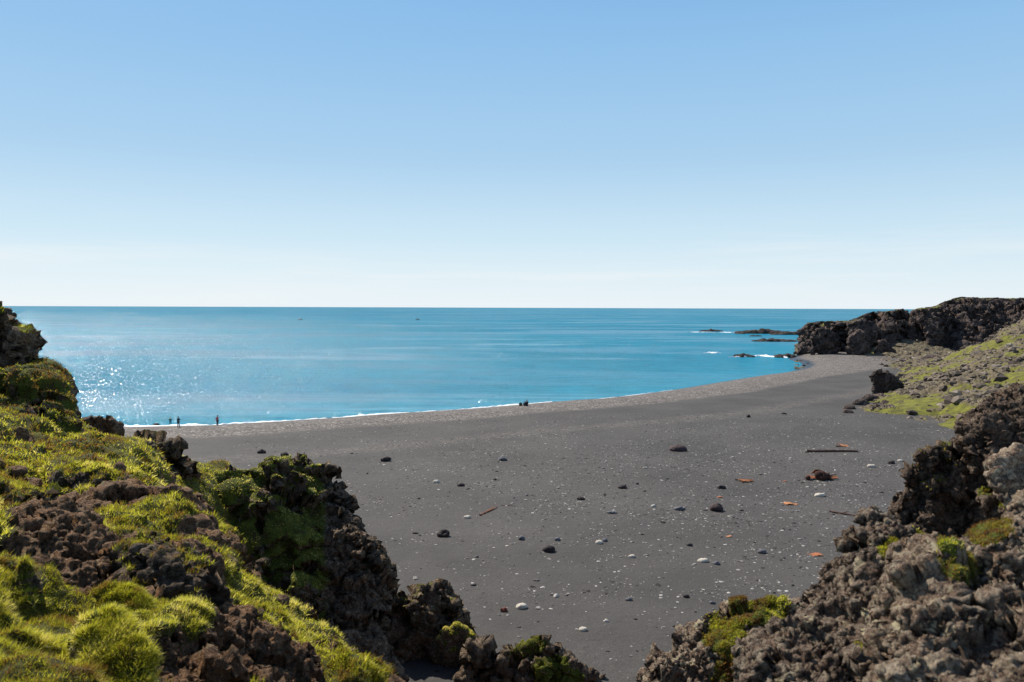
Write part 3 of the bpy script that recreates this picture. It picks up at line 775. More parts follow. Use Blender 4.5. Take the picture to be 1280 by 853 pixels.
# low rocks at the foot
o, mm = body('rock_outcrop', [(484, 770), (490, 742), (512, 742), (530, 738), (556, 738), (570, 752), (580, 775), (590, 800), (585, 835), (550, 832), (500, 828)],
    lin(43.5, 540, 0, 780, .01), 1.9, .075, [(1.6, .7, 'f'), (.8, .45, 'f'), (.4, .25, 'k'), (.2, .12, 'k')], M_crag, 15, moss=.6, moss_nz=.85, n=220,
    label='knobbly brown lava block standing on the sand right of the tall crag', cat='rock outcrop')
mossgrass(o, mm, 3000, .07, .03, 10)
o, mm = body('rock_outcrop', [(548, 800), (556, 788), (572, 783), (590, 792), (594, 812), (588, 838), (556, 834)],
    42.3, 1.0, .06, [(.9, .18, 'k'), (.4, .08, 'k'), (.2, .04, 'k')], M_crag, 16, moss=1.0, moss_nz=.35, n=120,
    label='smooth grey boulder with bright green moss cap against the brown lava block', cat='boulder')
mossgrass(o, mm, 9000, .07, .03, 11, base=.78)
o, mm = body('rock_outcrop', [(578, 850), (584, 830), (598, 811), (612, 815), (622, 820), (640, 812), (656, 806), (672, 803), (690, 810), (704, 822), (722, 830), (744, 842), (756, 862), (750, 890), (590, 890)],
    lin(40.5, 660, 0, 840, .012), 1.5, .07, [(1.3, .5, 'f'), (.6, .35, 'f'), (.33, .18, 'k'), (.16, .09, 'k')], M_crag, 17, moss=1.0, moss_nz=-.2, n=260, mossbump=.06, moss_fn=spots([(664, 808, 13), (648, 818, 8), (690, 838, 18), (715, 850, 12)]),
    label='low knobbly lava ridge with yellow green moss pads at bottom centre', cat='rock outcrop')
mossgrass(o, mm, 16000, .035, .024, 12, base=.66)

# right foreground
NEARSPEC = [(1.1, .08, 'f'), (.5, .15, 'f'), (.22, .10, 'k'), (.10, .065, 'k'), (.05, .035, 'f'), (.025, .02, 'k')]
o, mm = body('rock_outcrop', [(796, 870), (806, 846), (832, 822), (852, 800), (880, 785), (900, 772), (905, 762), (925, 757), (960, 752), (990, 758), (1006, 770), (1006, 870), (990, 900), (800, 900)],
    lin(7.9, 900, -.001, 830, .008), .42, .012, [(.5, .14, 'f'), (.22, .09, 'f'), (.11, .06, 'k'), (.055, .04, 'f'), (.028, .02, 'k')], M_near, 20, moss=1.0, moss_nz=.15, n=260, mossbump=.03,
    moss_fn=spots([(905, 800, 20), (912, 778, 18), (922, 815, 20), (918, 845, 22), (940, 762, 22), (962, 760, 18), (915, 875, 22)]),
    label='low lichen crusted rock with green and rust red moss at bottom right of centre', cat='rock outcrop')
mossgrass(o, mm, 34000, .032, .008, 13, base=.48, lean=1.0)
o, mm = body('rock_outcrop', [(930, 830), (948, 800), (975, 782), (1000, 772), (1000, 742), (1030, 725), (1044, 698), (1060, 686), (1064, 657), (1090, 642), (1122, 662), (1176, 682), (1190, 760), (1190, 940), (940, 940)],
    lin(6.5, 1080, -.001, 740, .0085), .5, .0105, NEARSPEC, M_brown, 21, moss=1.0, moss_nz=-.1, n=320, mossbump=.02,
    moss_fn=spots([(1118, 690, 15), (1106, 785, 15), (1092, 805, 12), (1148, 655, 10), (1140, 715, 8), (1160, 668, 12)]),
    label='large knobbly grey brown lava outcrop with pale lichen in the right foreground', cat='rock outcrop')
mossgrass(o, mm, 12000, .028, .007, 14, base=.22, lean=1.0)
o, mm = body('rock_outcrop', [(1120, 700), (1150, 684), (1180, 680), (1216, 666), (1262, 656), (1282, 638), (1400, 600), (1400, 980), (1080, 980), (1100, 800)],
    lin(5.5, 1240, -.001, 740, .0085), .55, .0105, NEARSPEC, M_near, 22, moss=1.0, moss_nz=-.1, n=320, mossbump=.02,
    moss_fn=spots([(1185, 680, 10), (1232, 666, 18), (1250, 662, 12), (1196, 708, 14)]),
    label='broad pale lichen covered lava slab filling the bottom right corner', cat='rock outcrop')
mossgrass(o, mm, 12000, .028, .006, 15, base=.22, lean=1.0)
M_dk = rock_mat('shaded_lava', .35, dark=(.034, .023, .018), mid=(.13, .088, .062), pale=(.28, .22, .16), cream=(.30, .25, .17), lichen=.5, ochre=.4, bump=.9,  # darker lava: shade of the steep wall and perched block put into the colour
                moss_brown=(.16, .06, .025))
o, mm = body('rock_outcrop', [(1118, 660), (1124, 640), (1140, 607), (1146, 570), (1160, 560), (1178, 552), (1210, 548), (1226, 560), (1300, 560), (1340, 700), (1180, 700)],
    lin(11.6, 1200, 0, 620, .004), .9, .018, [(1.2, .25, 'f'), (.4, .12, 'f'), (.17, .09, 'f'), (.08, .055, 'k'), (.04, .03, 'f')], M_dk, 23, moss=.8, moss_nz=.9, n=260,
    label='dark steep lava wall with brown rim behind the right foreground rock', cat='rock outcrop')
mossgrass(o, mm, 4000, .06, .012, 16, base=.2)
o, mm = body('rock_outcrop', [(1208, 590), (1206, 562), (1216, 530), (1228, 514), (1250, 500), (1270, 492), (1300, 478), (1400, 460), (1400, 600), (1300, 600), (1240, 584)],
    lin(11.0, 1240, 0, 540, .008), .8, .018, [(1.0, .22, 'f'), (.4, .12, 'f'), (.17, .09, 'f'), (.08, .055, 'k'), (.04, .03, 'f')], M_dk, 24, moss=.5, moss_nz=.95, n=220,
    label='brown lava block perched topmost at the right edge', cat='rock outcrop')
o, mm = body('boulder', [(1232, 590), (1244, 572), (1270, 560), (1320, 556), (1380, 600), (1340, 680), (1280, 646), (1250, 622)],
    lin(9.6, 1260, 0, 600, .006), .5, .026, [(.5, .12, 'f'), (.18, .08, 'k'), (.08, .05, 'k')], M_near, 25, n=160,
    label='knobbly sunlit grey boulder at the right edge below the perched block', cat='boulder')

# ------------------------------------------------------------------ headland
def head_top(v):
    a = v[:, 0]/v[:, 1]*F+640
    pyt = np.interp(a, [1000, 1010, 1035, 1062, 1078, 1092, 1104, 1120, 1150, 1168, 1178, 1186, 1200, 1230, 1280, 1420], [411, 402, 400, 401, 396, 388, 389, 386, 383, 382, 376, 370.5, 368.5, 368.5, 370.5, 375])
    return P(a, pyt, 375.0)[:, 2]
HS = [(16, 4.2, 'v'), (8, 3.6, 'v'), (4, 1.9, 'f'), (2, 1.2, 'f'), (1.2, .6, 'f')]
o, mm = body('headland', [(1002, 442), (1004, 425), (1006, 404), (1010, 401), (1030, 400), (1048, 402), (1062, 401), (1078, 397), (1092, 389), (1104, 390), (1120, 388), (1150, 386), (1168, 384), (1178, 379), (1186, 372), (1200, 370), (1230, 370), (1280, 372), (1420, 380), (1420, 450), (1200, 449), (1120, 446)],
    lambda px, py: 380 - .10*(px-1140) + .3*(420-py) + 5*np.sin(px*.09+2) - 22*(smooth(408, 416, py))*(np.exp(-((px-1034)/9)**2)+np.exp(-((px-1074)/10)**2)+.8*np.exp(-((px-1106)/6)**2)) - 12*np.exp(-((px-1010)/7)**2) + np.clip(px-1150, 0, 60)/60*.5*(440-py), 9, .5, HS, M_far, 30, moss=1.0, moss_nz=.85, n=520, mossbump=.1,
    moss_fn=lambda v, n_: smooth(-3.5, -1.0, v[:, 2]-head_top(v)),
    amp_fn=lambda v, n_, s_: 1-.55*smooth(150, 170, v[:, 0]/v[:, 1]*370)*smooth(372, 362, v[:, 1]+0*v[:, 0]),
    label='dark ragged lava cliff headland closing the far end of the bay', kind='structure')
hv_ = get_v(o.data); ht_ = head_top(hv_) + .9*fbm(hv_/6.0, 4, 17)
hv_[:, 2] = np.where(hv_[:, 2] > ht_-1.2, ht_-1.2+1.2*np.tanh((hv_[:, 2]-ht_+1.2)/6.0), hv_[:, 2]); set_v(o.data, hv_)
for i, (ol, d, lb) in enumerate([
    ([(1012, 442), (1016, 424), (1022, 412), (1034, 412), (1044, 424), (1050, 442)], 352, 'steep dark sea stack at the outer foot of the far headland'),
    ([(1060, 442), (1063, 422), (1072, 414), (1083, 420), (1090, 442)], 345, 'squat dark stack second from the outer end of the far cliffs'),
    ([(1095, 442), (1098, 428), (1106, 425), (1116, 442)], 345, 'small pointed dark rock at the foot of the middle far cliffs'),
    ([(996, 442), (1002, 435), (1012, 432), (1022, 442)], 372, 'low broken rocks at the waterline of the far headland')]):
    o, mm = body('sea_stack', ol, d, 5, .5, [(5, 1.8, 'f'), (2.5, 1.1, 'f'), (1.3, .6, 'f')], M_far, 31+i, n=120, label=lb, cat='rock')

# talus slope between the beach and the headland, right side
tc = {
 1000: [('z', 150, -1), ('z', 250, -1), ('z', 330, -1)],
 1060: [('z', 120, -1), ('z', 150, 0), ('z', 200, -1), ('z', 300, 0), ('z', 360, 0)],
 1095: [('z', 120, 0), (522, 146), (516, 152), ('z', 170, 2.2), ('z', 200, 1.0), ('z', 280, .5), (444, 345), (436, 365)],
 1140: [('z', 120, 0), (523, 144), (506, 156), (494, 172), (480, 190), (468, 215), ('z', 250, 2), ('z', 300, 2), (444, 345), (425, 372)],
 1190: [('z', 118, 0), (524, 142), (500, 152), (480, 170), (462, 196), (446, 235), ('z', 280, 4.5), ('z', 330, 2.5), ('z', 365, 2)],
 1235: [('z', 112, 0), (520, 130), (496, 146), (472, 164), (448, 192), (429, 225), ('z', 262, 6), ('z', 300, 4), ('z', 340, 3), ('z', 365, 2)],
 1285: [('z', 105, 0), (515, 124), (490, 140), (462, 160), (430, 192), (402, 225), ('z', 270, 10), ('z', 310, 6), ('z', 350, 4)],
 1360: [('z', 95, 0), ('z', 120, 6), (480, 135), (445, 160), (415, 192), (396, 225), ('z', 280, 12), ('z', 330, 7), ('z', 365, 5)],
 1500: [('z', 80, 0), ('z', 105, 6), (470, 135), (435, 160), (405, 192), (392, 240), ('z', 290, 14), ('z', 350, 8)],
}
cp2 = []
for px, L in tc.items():
    for t in L:
        cp2.append(((px-640)/F*t[1], t[1], t[2]) if t[0] == 'z' else tuple(P(px, t[0], t[1])))
cp2 = np.array(cp2)
q2 = bl(cp2[:, 0], cp2[:, 1]); c2 = tps_fit(q2, cp2[:, 2])
x, y, f = polar(19.5, 41, 520, 92, 470, 560)
z = tps_eval(c2, q2, bl(x, y))
me = mesh_np('talus_slope', np.stack([x, y, z], -1), f); fix_up(me)
v = get_v(me); nn = get_n(me)
def tk(size, amp, seed):
    w = v + .4*size*np.stack([perlin(v/size, seed+1), perlin(v/size, seed+2), perlin(v/size, seed+3)], -1)
    b, c, i = knob(w/size, seed); return (b-.5)*amp*(.4+1.2*i)
tm = smooth(-.12, .28, .5*fbm(v*.45, 4, 72, .7) + fbm(v*np.array([.06, .08, .08]), 5, 71, .65) + .42*smooth(5.5, 1.8, v[:, 2]) + .02*smooth(230, 150, v[:, 1]) - .6*smooth(230, 290, v[:, 1]))
v = v + nn*((tk(8, 1.6, 3) + tk(2.6, .9, 5)*(1-.8*tm) + tk(1.2, .5, 6)*(1-.9*tm)))[:, None]
set_v(me, v)
attr(me, 'moss', tm)
M_talus = rock_mat('talus_rubble', 1.6, dark=(.048, .036, .022), mid=(.125, .098, .055), pale=(.20, .17, .13), cream=(.15, .135, .05), lichen=.75, ochre=.0,
                   moss_a=(.125, .125, .022), moss_b=(.20, .195, .03), moss_brown=(.12, .09, .045))
talus = tag(obj('talus_slope', me, M_talus), 'rubble slope with yellow green moss patches on the right of the bay', kind='structure')
tv, tmm = v, tm
# rubble on it
def rubble(name, pos, size, mat, label, seed=0, flat=.7, kind='stuff', iv=None):
    r = np.random.default_rng(seed)
    IVx, IFx = (IV1, IF1) if iv is None else iv
    n = len(pos); k = 12
    vars_ = []
    for j in range(k):
        q = IVx*(1+.28*r.normal(size=(len(IVx), 1))); q = q*np.array([1, .75+.4*r.random(), flat*(.6+.5*r.random())]); vars_.append(q)
    vars_ = np.array(vars_)
    a = r.random(n)*6.283; ca, sa = np.cos(a), np.sin(a)
    q = vars_[r.integers(0, k, n)]*size[:, None, None]
    w = np.stack([q[..., 0]*ca[:, None]-q[..., 1]*sa[:, None], q[..., 0]*sa[:, None]+q[..., 1]*ca[:, None], q[..., 2]], -1) + pos[:, None]
    f = (IFx[None] + (np.arange(n)*len(IVx))[:, None, None]).reshape(-1, 3)
    me = mesh_np(name, w.reshape(-1, 3), f, False)
    attr(me, 'tint', np.repeat(r.random(n), len(IVx)))
    return tag(obj(name, me, mat), label, kind=kind)
def pebble_mat(name, stops):
    m, n, l, b = nodes(name)
    at = n.new('ShaderNodeAttribute'); at.attribute_name = 'tint'
    oi = n.new('ShaderNodeObjectInfo')
    r = ramp(n, stops); l.new(math_(n, l, 'FRACT', math_(n, l, 'ADD', at.outputs['Fac'], oi.outputs['Random'])), r.inputs[0])
    tc_ = n.new('ShaderNodeTexCoord').outputs['Object']
    v_ = ramp(n, [(.3, .75), (.7, 1.2)]); l.new(noise(n, l, tc_, 7, 5, .7).outputs[0], v_.inputs[0])
    l.new(mixc(n, l, 1.0, r.outputs[0], v_.outputs[0], 'MULTIPLY'), b.inputs['Base Color'])
    b.inputs['Roughness'].default_value = .8; b.inputs['Specular IOR Level'].default_value = .3
    return m
M_rub = pebble_mat('rubble_stone', [(0, (.035, .028, .025)), (.5, (.105, .078, .058)), (.85, (.18, .14, .105)), (1, (.28, .235, .185))])
p, k = surf_samples(me, (1-tm*.95)*smooth(470, 120, v[:, 1]), 15000, 4)
r = np.random.default_rng(9)
rubble('loose_rubble', p, .17+1.1*r.random(len(p))**11+.14*r.random(len(p)), M_rub, 'loose grey lava rubble strewn over the mossy slope', 3)

# beach boulder and rocks trailing from it
o, mm = body('boulder', [(1093, 492), (1093, 470), (1097, 465), (1108, 464), (1115, 466), (1120, 476), (1128, 483), (1134, 492), (1120, 494), (1100, 494)],
    185, 2.0, .18, [(2.5, .4, 'f'), (1.2, .3, 'f'), (.6, .2, 'f')], M_far, 40, n=150,
    label='big square black boulder standing on the sand near the mossy slope', cat='boulder')
r = np.random.default_rng(12)
for i, (px, py, w, h) in enumerate([(1062, 512, 14, 6), (1076, 507, 18, 8), (1088, 502, 20, 10), (1101, 500, 18, 9), (1108, 507, 16, 7), (1096, 509, 14, 6), (1060, 517, 13, 5), (1140, 491, 7, 5), (1126, 494, 10, 5), (1165, 452, 26, 8), (1187, 456, 14, 7), (980, 518, 6, 2.4)]):
    c = G(px, py, 2.2); d = c[1]; sc = d/F
    q = IV3*np.array([w*.5, w*.45, h*.75])*sc
    me = mesh_np('beach_rock', q, IF3); disp(me, [(w*sc*.45, w*sc*.16, 'k'), (w*sc*.2, w*sc*.08, 'c')], i+200)
    attr(me, 'moss', np.zeros(len(q)))
    o = obj('beach_rock', me, M_far); o.location = (c[0], c[1], c[2]+h*.15*sc)
    lb = ['low black rock in the line trailing seaward from the green moss, outermost but one', 'flat black rock in the trail left of the green moss, near its outer end', 'largest black rock in the trail left of the green moss', 'black rock touching the tip of the green moss, below the square boulder',
          'dark rock at the very edge of the green moss tongue', 'small dark rock in the trail just in front of the larger ones', 'outermost small flat rock of the trail on the sand', 'small dark rock right of the foot of the square boulder', 'low dark rock between the square boulder and the trail',
          'long black ledge at the far upper corner of the mossy slope', 'dark block beside the long ledge on the mossy slope', 'small lone dark rock on the open sand left of the rock trail'][i]
    tag(o, lb, 'rock')

# ------------------------------------------------------------------ skerries and foam
def foam_mat():
    m, n, l, b = nodes('foam')
    b.inputs['Base Color'].default_value = (.82, .85, .87, 1); b.inputs['Roughness'].default_value = .6
    b.inputs['Subsurface Weight'].default_value = .0
    return m
M_foam = foam_mat()
M_wetrock = rock_mat('wet_rock', 2.5, dark=(.015, .014, .014), mid=(.045, .035, .03), pale=(.11, .08, .06), cream=(.13, .10, .06), lichen=.3, ochre=.2, moss_a=(.07, .07, .03), moss_b=(.10, .09, .04))
def skerry(px, py, w, h, depth, label, seed):
    c = G(px, py, 0); sc = c[1]/F
    r = np.random.default_rng(seed); parts = []
    for k in range(14):
        t = (k+.5)/14-.5
        rx = w*sc*(.07+.05*r.random()); ht = h*sc*(1-1.4*abs(t))*(.6+.6*r.random())
        parts.append(IV*np.array([rx, depth*(.3+.3*r.random()), max(ht, .25)]) + np.array([t*w*sc, depth*.25*r.normal(), 0]))
    v = np.concatenate(parts); f = (IF[None]+(np.arange(14)*len(IV))[:, None, None]).reshape(-1, 3)
    me = remesh(v, f, .3); disp(me, [(3, .5, 'k'), (1.2, .35, 'c')], seed)
    attr(me, 'moss', np.zeros(len(me.vertices)))
    o = obj('skerry', me, M_wetrock); o.location = tuple(c)
    return tag(o, label, 'skerry')
skerry(889, 414.5, 28, 2.6, 9, 'small low dark skerry farthest left in the outer row of sea rocks', 1)
skerry(952, 417, 66, 6.0, 16, 'long dark humped skerry in the outer row off the headland', 2)
skerry(990, 418.5, 52, 4.2, 12, 'thin flat reef joining the outer skerry to the headland', 3)
skerry(970, 427, 50, 3.8, 10, 'low brownish reef between the outer and inner sea rocks', 4)
skerry(930, 446, 22, 4.6, 5, 'small rock washed by surf off the bend of the beach', 5)
skerry(984, 447, 28, 5.0, 6, 'rock group at the waterline where the beach meets the surf', 6)
skerry(944, 420.5, 14, 1.6, 5, 'tiny dark rock awash just inside the outer skerry', 7)
skerry(193, 532.5, 6, 3.0, 1.2, 'small rock in the wash near the standing people', 8)

def strip(name, pts, wfn, hfn, label, seed=0, n=500, skew=0.0):
    """ragged low bank of foam following a line"""
    pts = np.array(pts, float); L = np.concatenate([[0], np.cumsum(np.hypot(*np.diff(pts, axis=0).T))])
    s_ = np.linspace(0, L[-1], n); cx = np.interp(s_, L, pts[:, 0]); cy = np.interp(s_, L, pts[:, 1])
    tx = np.gradient(cx); ty = np.gradient(cy); q = np.hypot(tx, ty); nx, ny = -ty/q, tx/q
    m = 9; t = np.linspace(-1, 1, m)
    p1 = np.stack([s_*.12, 0*s_, 0*s_], -1); p3 = np.stack([s_*.45, 0*s_+5, 0*s_], -1)
    w = wfn(s_/L[-1])*np.clip(.55+1.3*fbm(p1, 3, seed)+.5*perlin(p3, seed), .0, 2.5)
    off = 1.0*fbm(p1*.6, 3, seed+9)*wfn(s_/L[-1])
    V = []
    for j in range(m):
        o_ = off + t[j]*w; X = cx+nx*o_; Y = cy+ny*o_
        hh = hfn(s_/L[-1])*(1-t[j]**2)*np.clip(w*2, 0, 1)*(.6+.9*perlin(np.stack([X*.8, Y*.8, 0*X], -1), seed+3))
        V.append(np.stack([X, Y, .03+hh - .12*(abs(t[j]) == 1)], -1))
    V = np.array(V).transpose(1, 0, 2).reshape(-1, 3)
    i = np.arange(n*m).reshape(n, m)
    f = np.stack([i[:-1, :-1], i[:-1, 1:], i[1:, 1:], i[1:, :-1]], -1).reshape(-1, 4)
    me = mesh_np(name, V, f); fix_up(me)
    return tag(obj(name, me, M_foam), label, kind='stuff')
sea_side = lambda lst, off: [tuple(G(a, b-off, 0)[:2]) for a, b in lst]
strip('surf_foam', sea_side([(130, 535), (200, 534), (272, 532.5), (340, 528.5), (400, 525)], .6), lambda t: 2.3-1.0*t, lambda t: .4+0*t, 'white line of surf breaking on the sand behind the standing people', 1, 900)
strip('surf_foam', sea_side([(400, 525), (480, 519), (560, 514), (600, 511), (655, 506.5), (690, 504)], .5), lambda t: 1.5+.8*np.sin(t*9), lambda t: .3+0*t, 'thin surf line along the middle of the beach by the seated people', 2, 900)
strip('surf_foam', sea_side([(690, 504), (720, 502), (780, 496), (840, 488)], .3), lambda t: .7-.4*t, lambda t: .12+0*t, 'faint thin surf line on the right of the beach centre', 3, 500)
strip('breaker', sea_side([(878, 441.5), (890, 441.2), (902, 441.5)], 0), lambda t: 3.0*np.sin(t*3.14), lambda t: .6+0*t, 'small white breaker farthest left among the inner sea rocks', 4, 120)
strip('breaker', sea_side([(910, 446.5), (930, 446.5), (950, 445), (975, 447), (985, 447.5)], 0), lambda t: .5+2.6*t, lambda t: .5+.3*t, 'white breaking wave around the inner sea rocks', 5, 260)
strip('breaker', sea_side([(862, 415.5), (880, 415.3), (905, 415.6), (930, 416.8)], 0), lambda t: 2.0+1.5*np.sin(t*12), lambda t: .4+0*t, 'thin white surf along the outer row of sea rocks', 6, 200)

# ------------------------------------------------------------------ stones on the sand
M_peb = pebble_mat('beach_pebble', [(0, (.022, .019, .019)), (.4, (.06, .052, .050)), (.55, (.15, .135, .125)), (.8, (.30, .28, .255)), (1, (.48, .45, .41))])
r = np.random.default_rng(33)
def zone(px, py):
    q = .30 + .9*np.exp(-((px-930)/190)**2-((py-650)/70)**2) + 1.5*np.exp(-((px-1040)/120)**2-((py-665)/55)**2) + .55*np.exp(-((px-690)/190)**2-((py-600)/45)**2) + .6*np.exp(-((px-880)/250)**2-((py-575)/30)**2)
    return q
N = 300000
x = r.uniform(-40, 130, N); y = r.uniform(36, 150, N)
v = np.stack([x, y, beach_z(x, y)], -1); px, py = proj(v)
s = shore_dist(x, y)
cl = smooth(-.1, .35, fbm(v*np.array([.10, .16, 0]), 5, 91, .65))**1.3*1.5
keep = (r.random(N) < np.clip(zone(px, py), 0, 1.4)*(.38+.9*cl)*.85) & (s > 14) & (px > 200)
v = v[keep]; px = px[keep]
sz = .026+.06*r.random(len(v))**3+.12*r.random(len(v))**12
rubble('pebbles', v+np.array([0, 0, -.006]), sz, M_peb, 'scatter of small grey and pale pebbles on the black sand', 5, flat=.55)
# larger loose stones, each one an object
proto = []
for j in range(10):
    rr_ = np.random.default_rng(j+500)
    q = IV3*np.array([1, .6+.35*rr_.random(), .28+.3*rr_.random()])
    me = mesh_np('loose_stone', q, IF3); disp(me, [(1.1, .28, 'p'), (.5, .10, 'c')], j+300)
    attr(me, 'tint', np.full(len(q), .0)); me.materials.append(M_peb); proto.append(me)
r = np.random.default_rng(44)
cnt = 0; used = []
while cnt < 240:
    px = r.uniform(430, 1130); py = r.uniform(560, 800)
    if r.random() > zone(px, py)*.8: continue
    c = G(px, py, 2.3)
    if c[1] < 42: continue
    zb = float(beach_z(np.array([c[0]]), np.array([c[1]]))[0])
    o = bpy.data.objects.new('loose_stone', proto[cnt % 10]); C.objects.link(o)
    s_ = .09+.20*r.random()**3
    o.location = (c[0], c[1], zb+s_*.06); o.rotation_euler = (r.normal()*.1, r.normal()*.1, r.random()*6.28); o.scale = (s_, s_, s_)
    tag(o, 'small loose stone lying on the black sand among many alike', 'stone', 'small loose stones scattered over the beach')
    cnt += 1
# the stones one can pick out
stones = [ # px, py(base), width px, height px, colour, label
 (687, 690, 15, 8, 'k', 'black angular boulder alone on the sand near the centre of the beach'),
 (554, 671, 14, 8, 'k', 'dark brown boulder on the sand right of the tall crag'),
 (482, 577, 13, 6, 'k', 'dark flat rock on the far sand directly above the tall crag'),
 (628, 576, 12, 5, 'g', 'dark grey low rock on the far sand at mid beach'),
 (897, 639, 15, 9, 'n', 'dark purplish brown rock in the pebbly right part of the beach'),
 (652, 761, 15, 7, 'w', 'smooth pale oval stone lying near bottom centre of the sand'),
 (630, 765, 9, 6, 'r', 'small rust red stone left of the smooth pale oval stone'),
 (729, 789, 11, 5, 'w', 'pale flat stone nearest the bottom centre ridge'),
 (749, 680, 10, 5, 'w', 'white stone pair member right of the central black boulder'),
 (756, 677, 8, 4, 'g', 'grey stone touching the white stone right of the central black boulder'),
 (879, 703, 14, 5, 'w', 'bright white flat stone above the moss covered right rock'),
 (896, 706, 9, 4, 'g', 'pale grey stone just right of the bright white flat stone'),
 (850, 638, 14, 5, 'g', 'grey flat stone left of the purplish brown rock'),
 (1026, 621, 14, 5, 'w', 'white elongated stone below the rusty debris heap'),
 (765, 642, 13, 4, 'g', 'blue grey flat stone in the middle of the pebble field'),
 (779, 611, 12, 4, 'k', 'dark flat stone in the upper middle of the pebble field'),
 (726, 625, 10, 4, 'k', 'dark stone left of the blue grey flat stone'),
 (545, 604, 9, 4, 'w', 'pale stone upper left of the sand near the tall crag'),
 (576, 608, 9, 4, 'k', 'dark stone just right of the pale upper left stone'),
 (584, 648, 9, 4, 'w', 'pale stone above and right of the dark brown boulder'),
 (652, 675, 8, 5, 'g', 'grey stone left of the central black boulder'),
 (697, 676, 8, 5, 'g', 'grey stone just above the central black boulder'),
 (902, 611, 10, 4, 'k', 'dark flat stone below the split driftwood'),
 (953, 692, 11, 6, 'g', 'grey and white stone near the right foreground rock'),
 (790, 697, 9, 4, 'w', 'pale stone in the lower middle of the beach'),
 (858, 747, 8, 4, 'k', 'dark stone left of the green moss rock'),
 (891, 755, 8, 4, 'g', 'blue grey pebble at the edge of the green moss rock'),
 (786, 751, 9, 3.5, 'g', 'grey flat stone in the lower right centre sand'),
 (326, 567, 10, 5, 'k', 'dark low rock above the grassy rim, left one of two'),
 (355, 570, 10, 5, 'k', 'dark low rock above the grassy rim, right one of two'),
 (1090, 584, 10, 4, 'w', 'pale stone on the right sand near the foreground wall'),
 (1128, 589, 9, 5, 'g', 'pale grey stone below the mossy slope at right'),
 (1126, 577, 7, 3, 'w', 'small white stone below the mossy slope at right'),
 (1115, 580, 9, 4, 'k', 'dark stone among the pale ones below the mossy slope'),
 (848, 564, 20, 6, 'n', 'clump of dark brown weed covered rock on the far sand'),
 (936, 522, 5, 4, 'k', 'small dark stone on the shingle in the far middle of the beach'),
 (1032, 597, 13, 4, 'n', 'dark brown lump above the rusty debris heap'),
]
SC = {'k': (.030, .022, .021), 'g': (.11, .11, .12), 'n': (.055, .035, .035), 'w': (.50, .45, .375), 'r': (.15, .04, .025)}
SM = {k: plain_mat('stone_'+{'k': 'black', 'g': 'grey', 'n': 'brown', 'w': 'pale', 'r': 'rust'}[k], c, scale=3.0) for k, c in SC.items()}
def on_beach(px, py):
    c = G(px, py, 2.3)
    for _ in range(3):
        c = G(px, py, float(beach_z(np.array([c[0]]), np.array([c[1]]))[0]))
    return c
for i, (px, py, w, h, k, lb) in enumerate(stones):
    c = on_beach(px, py); sc = c[1]/F; w_ = w*.5*sc; h_ = h*sc*.62
    ang = k in 'kn'
    q = IV3*np.array([w_, w_*.75, h_])
    me = mesh_np('stone', q, IF3)
    disp(me, [(w_*1.0, w_*.34, 'c' if ang else 'p'), (w_*.5, w_*.10, 'k' if ang else 'p')] if not k == 'w' else [(w_*1.2, w_*.18, 'p')], i+700)
    o = obj('beach_stone', me, SM[k]); o.location = (c[0], c[1]+w_*.4, c[2]+h_*.35)
    o.rotation_euler = (0, -.12 if k == 'w' else 0, 0)
    tag(o, lb, 'stone')

# ------------------------------------------------------------------ driftwood and rusty debris
M_wood = plain_mat('weathered_wood', (.10, .055, .04), .85, .4, 5)
M_rust = plain_mat('rusty_iron', (.30, .11, .05), .9, .45, 6)
M_drust = plain_mat('dark_rust', (.05, .020, .014), .9, .5, 6)
M_orange = plain_mat('bright_rust', (.42, .18, .08), .85, .3, 6)
def stick(p0, p1, r0, r1, seed=0, n=14, sides=8, wob=.06, flat=1.0):
    r = np.random.default_rng(seed); p0 = np.array(p0, float); p1 = np.array(p1, float)
    ax = p1-p0; L = np.linalg.norm(ax); ax /= L
    s1 = np.cross(ax, [0, 0, 1]); s1 /= np.linalg.norm(s1); s2 = np.cross(s1, ax)
    V = []
    ph = r.random(4)*6
    for i in range(n):
        t = i/(n-1); c = p0+ax*L*t + s1*wob*L*.3*math.sin(t*4+ph[0]) + s2*wob*.04*math.sin(t*7+ph[1])
        rad = (r0+(r1-r0)*t)*(1+.15*r.normal())
        for j in range(sides):
            a = 2*math.pi*j/sides; k = 1+.12*r.normal()
            V.append(c+(s1*math.cos(a)+s2*math.sin(a)*flat)*rad*k)
    V.append(p0); V.append(p1)
    f = []
    for i in range(n-1):
        for j in range(sides):
            f.append([i*sides+j, (i+1)*sides+j, (i+1)*sides+(j+1) % sides, i*sides+(j+1) % sides])
    t = [[len(V)-2, (j+1) % sides, j] for j in range(sides)] + [[len(V)-1, (n-1)*sides+j, (n-1)*sides+(j+1) % sides] for j in range(sides)]
    return np.array(V), np.array(f), np.array(t)
def thing(name, loc, label, cat, group=None):
    o = bpy.data.objects.new(name, None); C.objects.link(o); o.location = tuple(loc); o.empty_display_size = .2
    return tag(o, label, cat, group)
def stick_obj(name, p0, p1, r0, r1, mat, parent=None, seed=0, **k):
    V, f, t = stick(p0, p1, r0, r1, seed, **k)
    return obj(name, mesh_np(name, V, [f, t]), mat, parent)
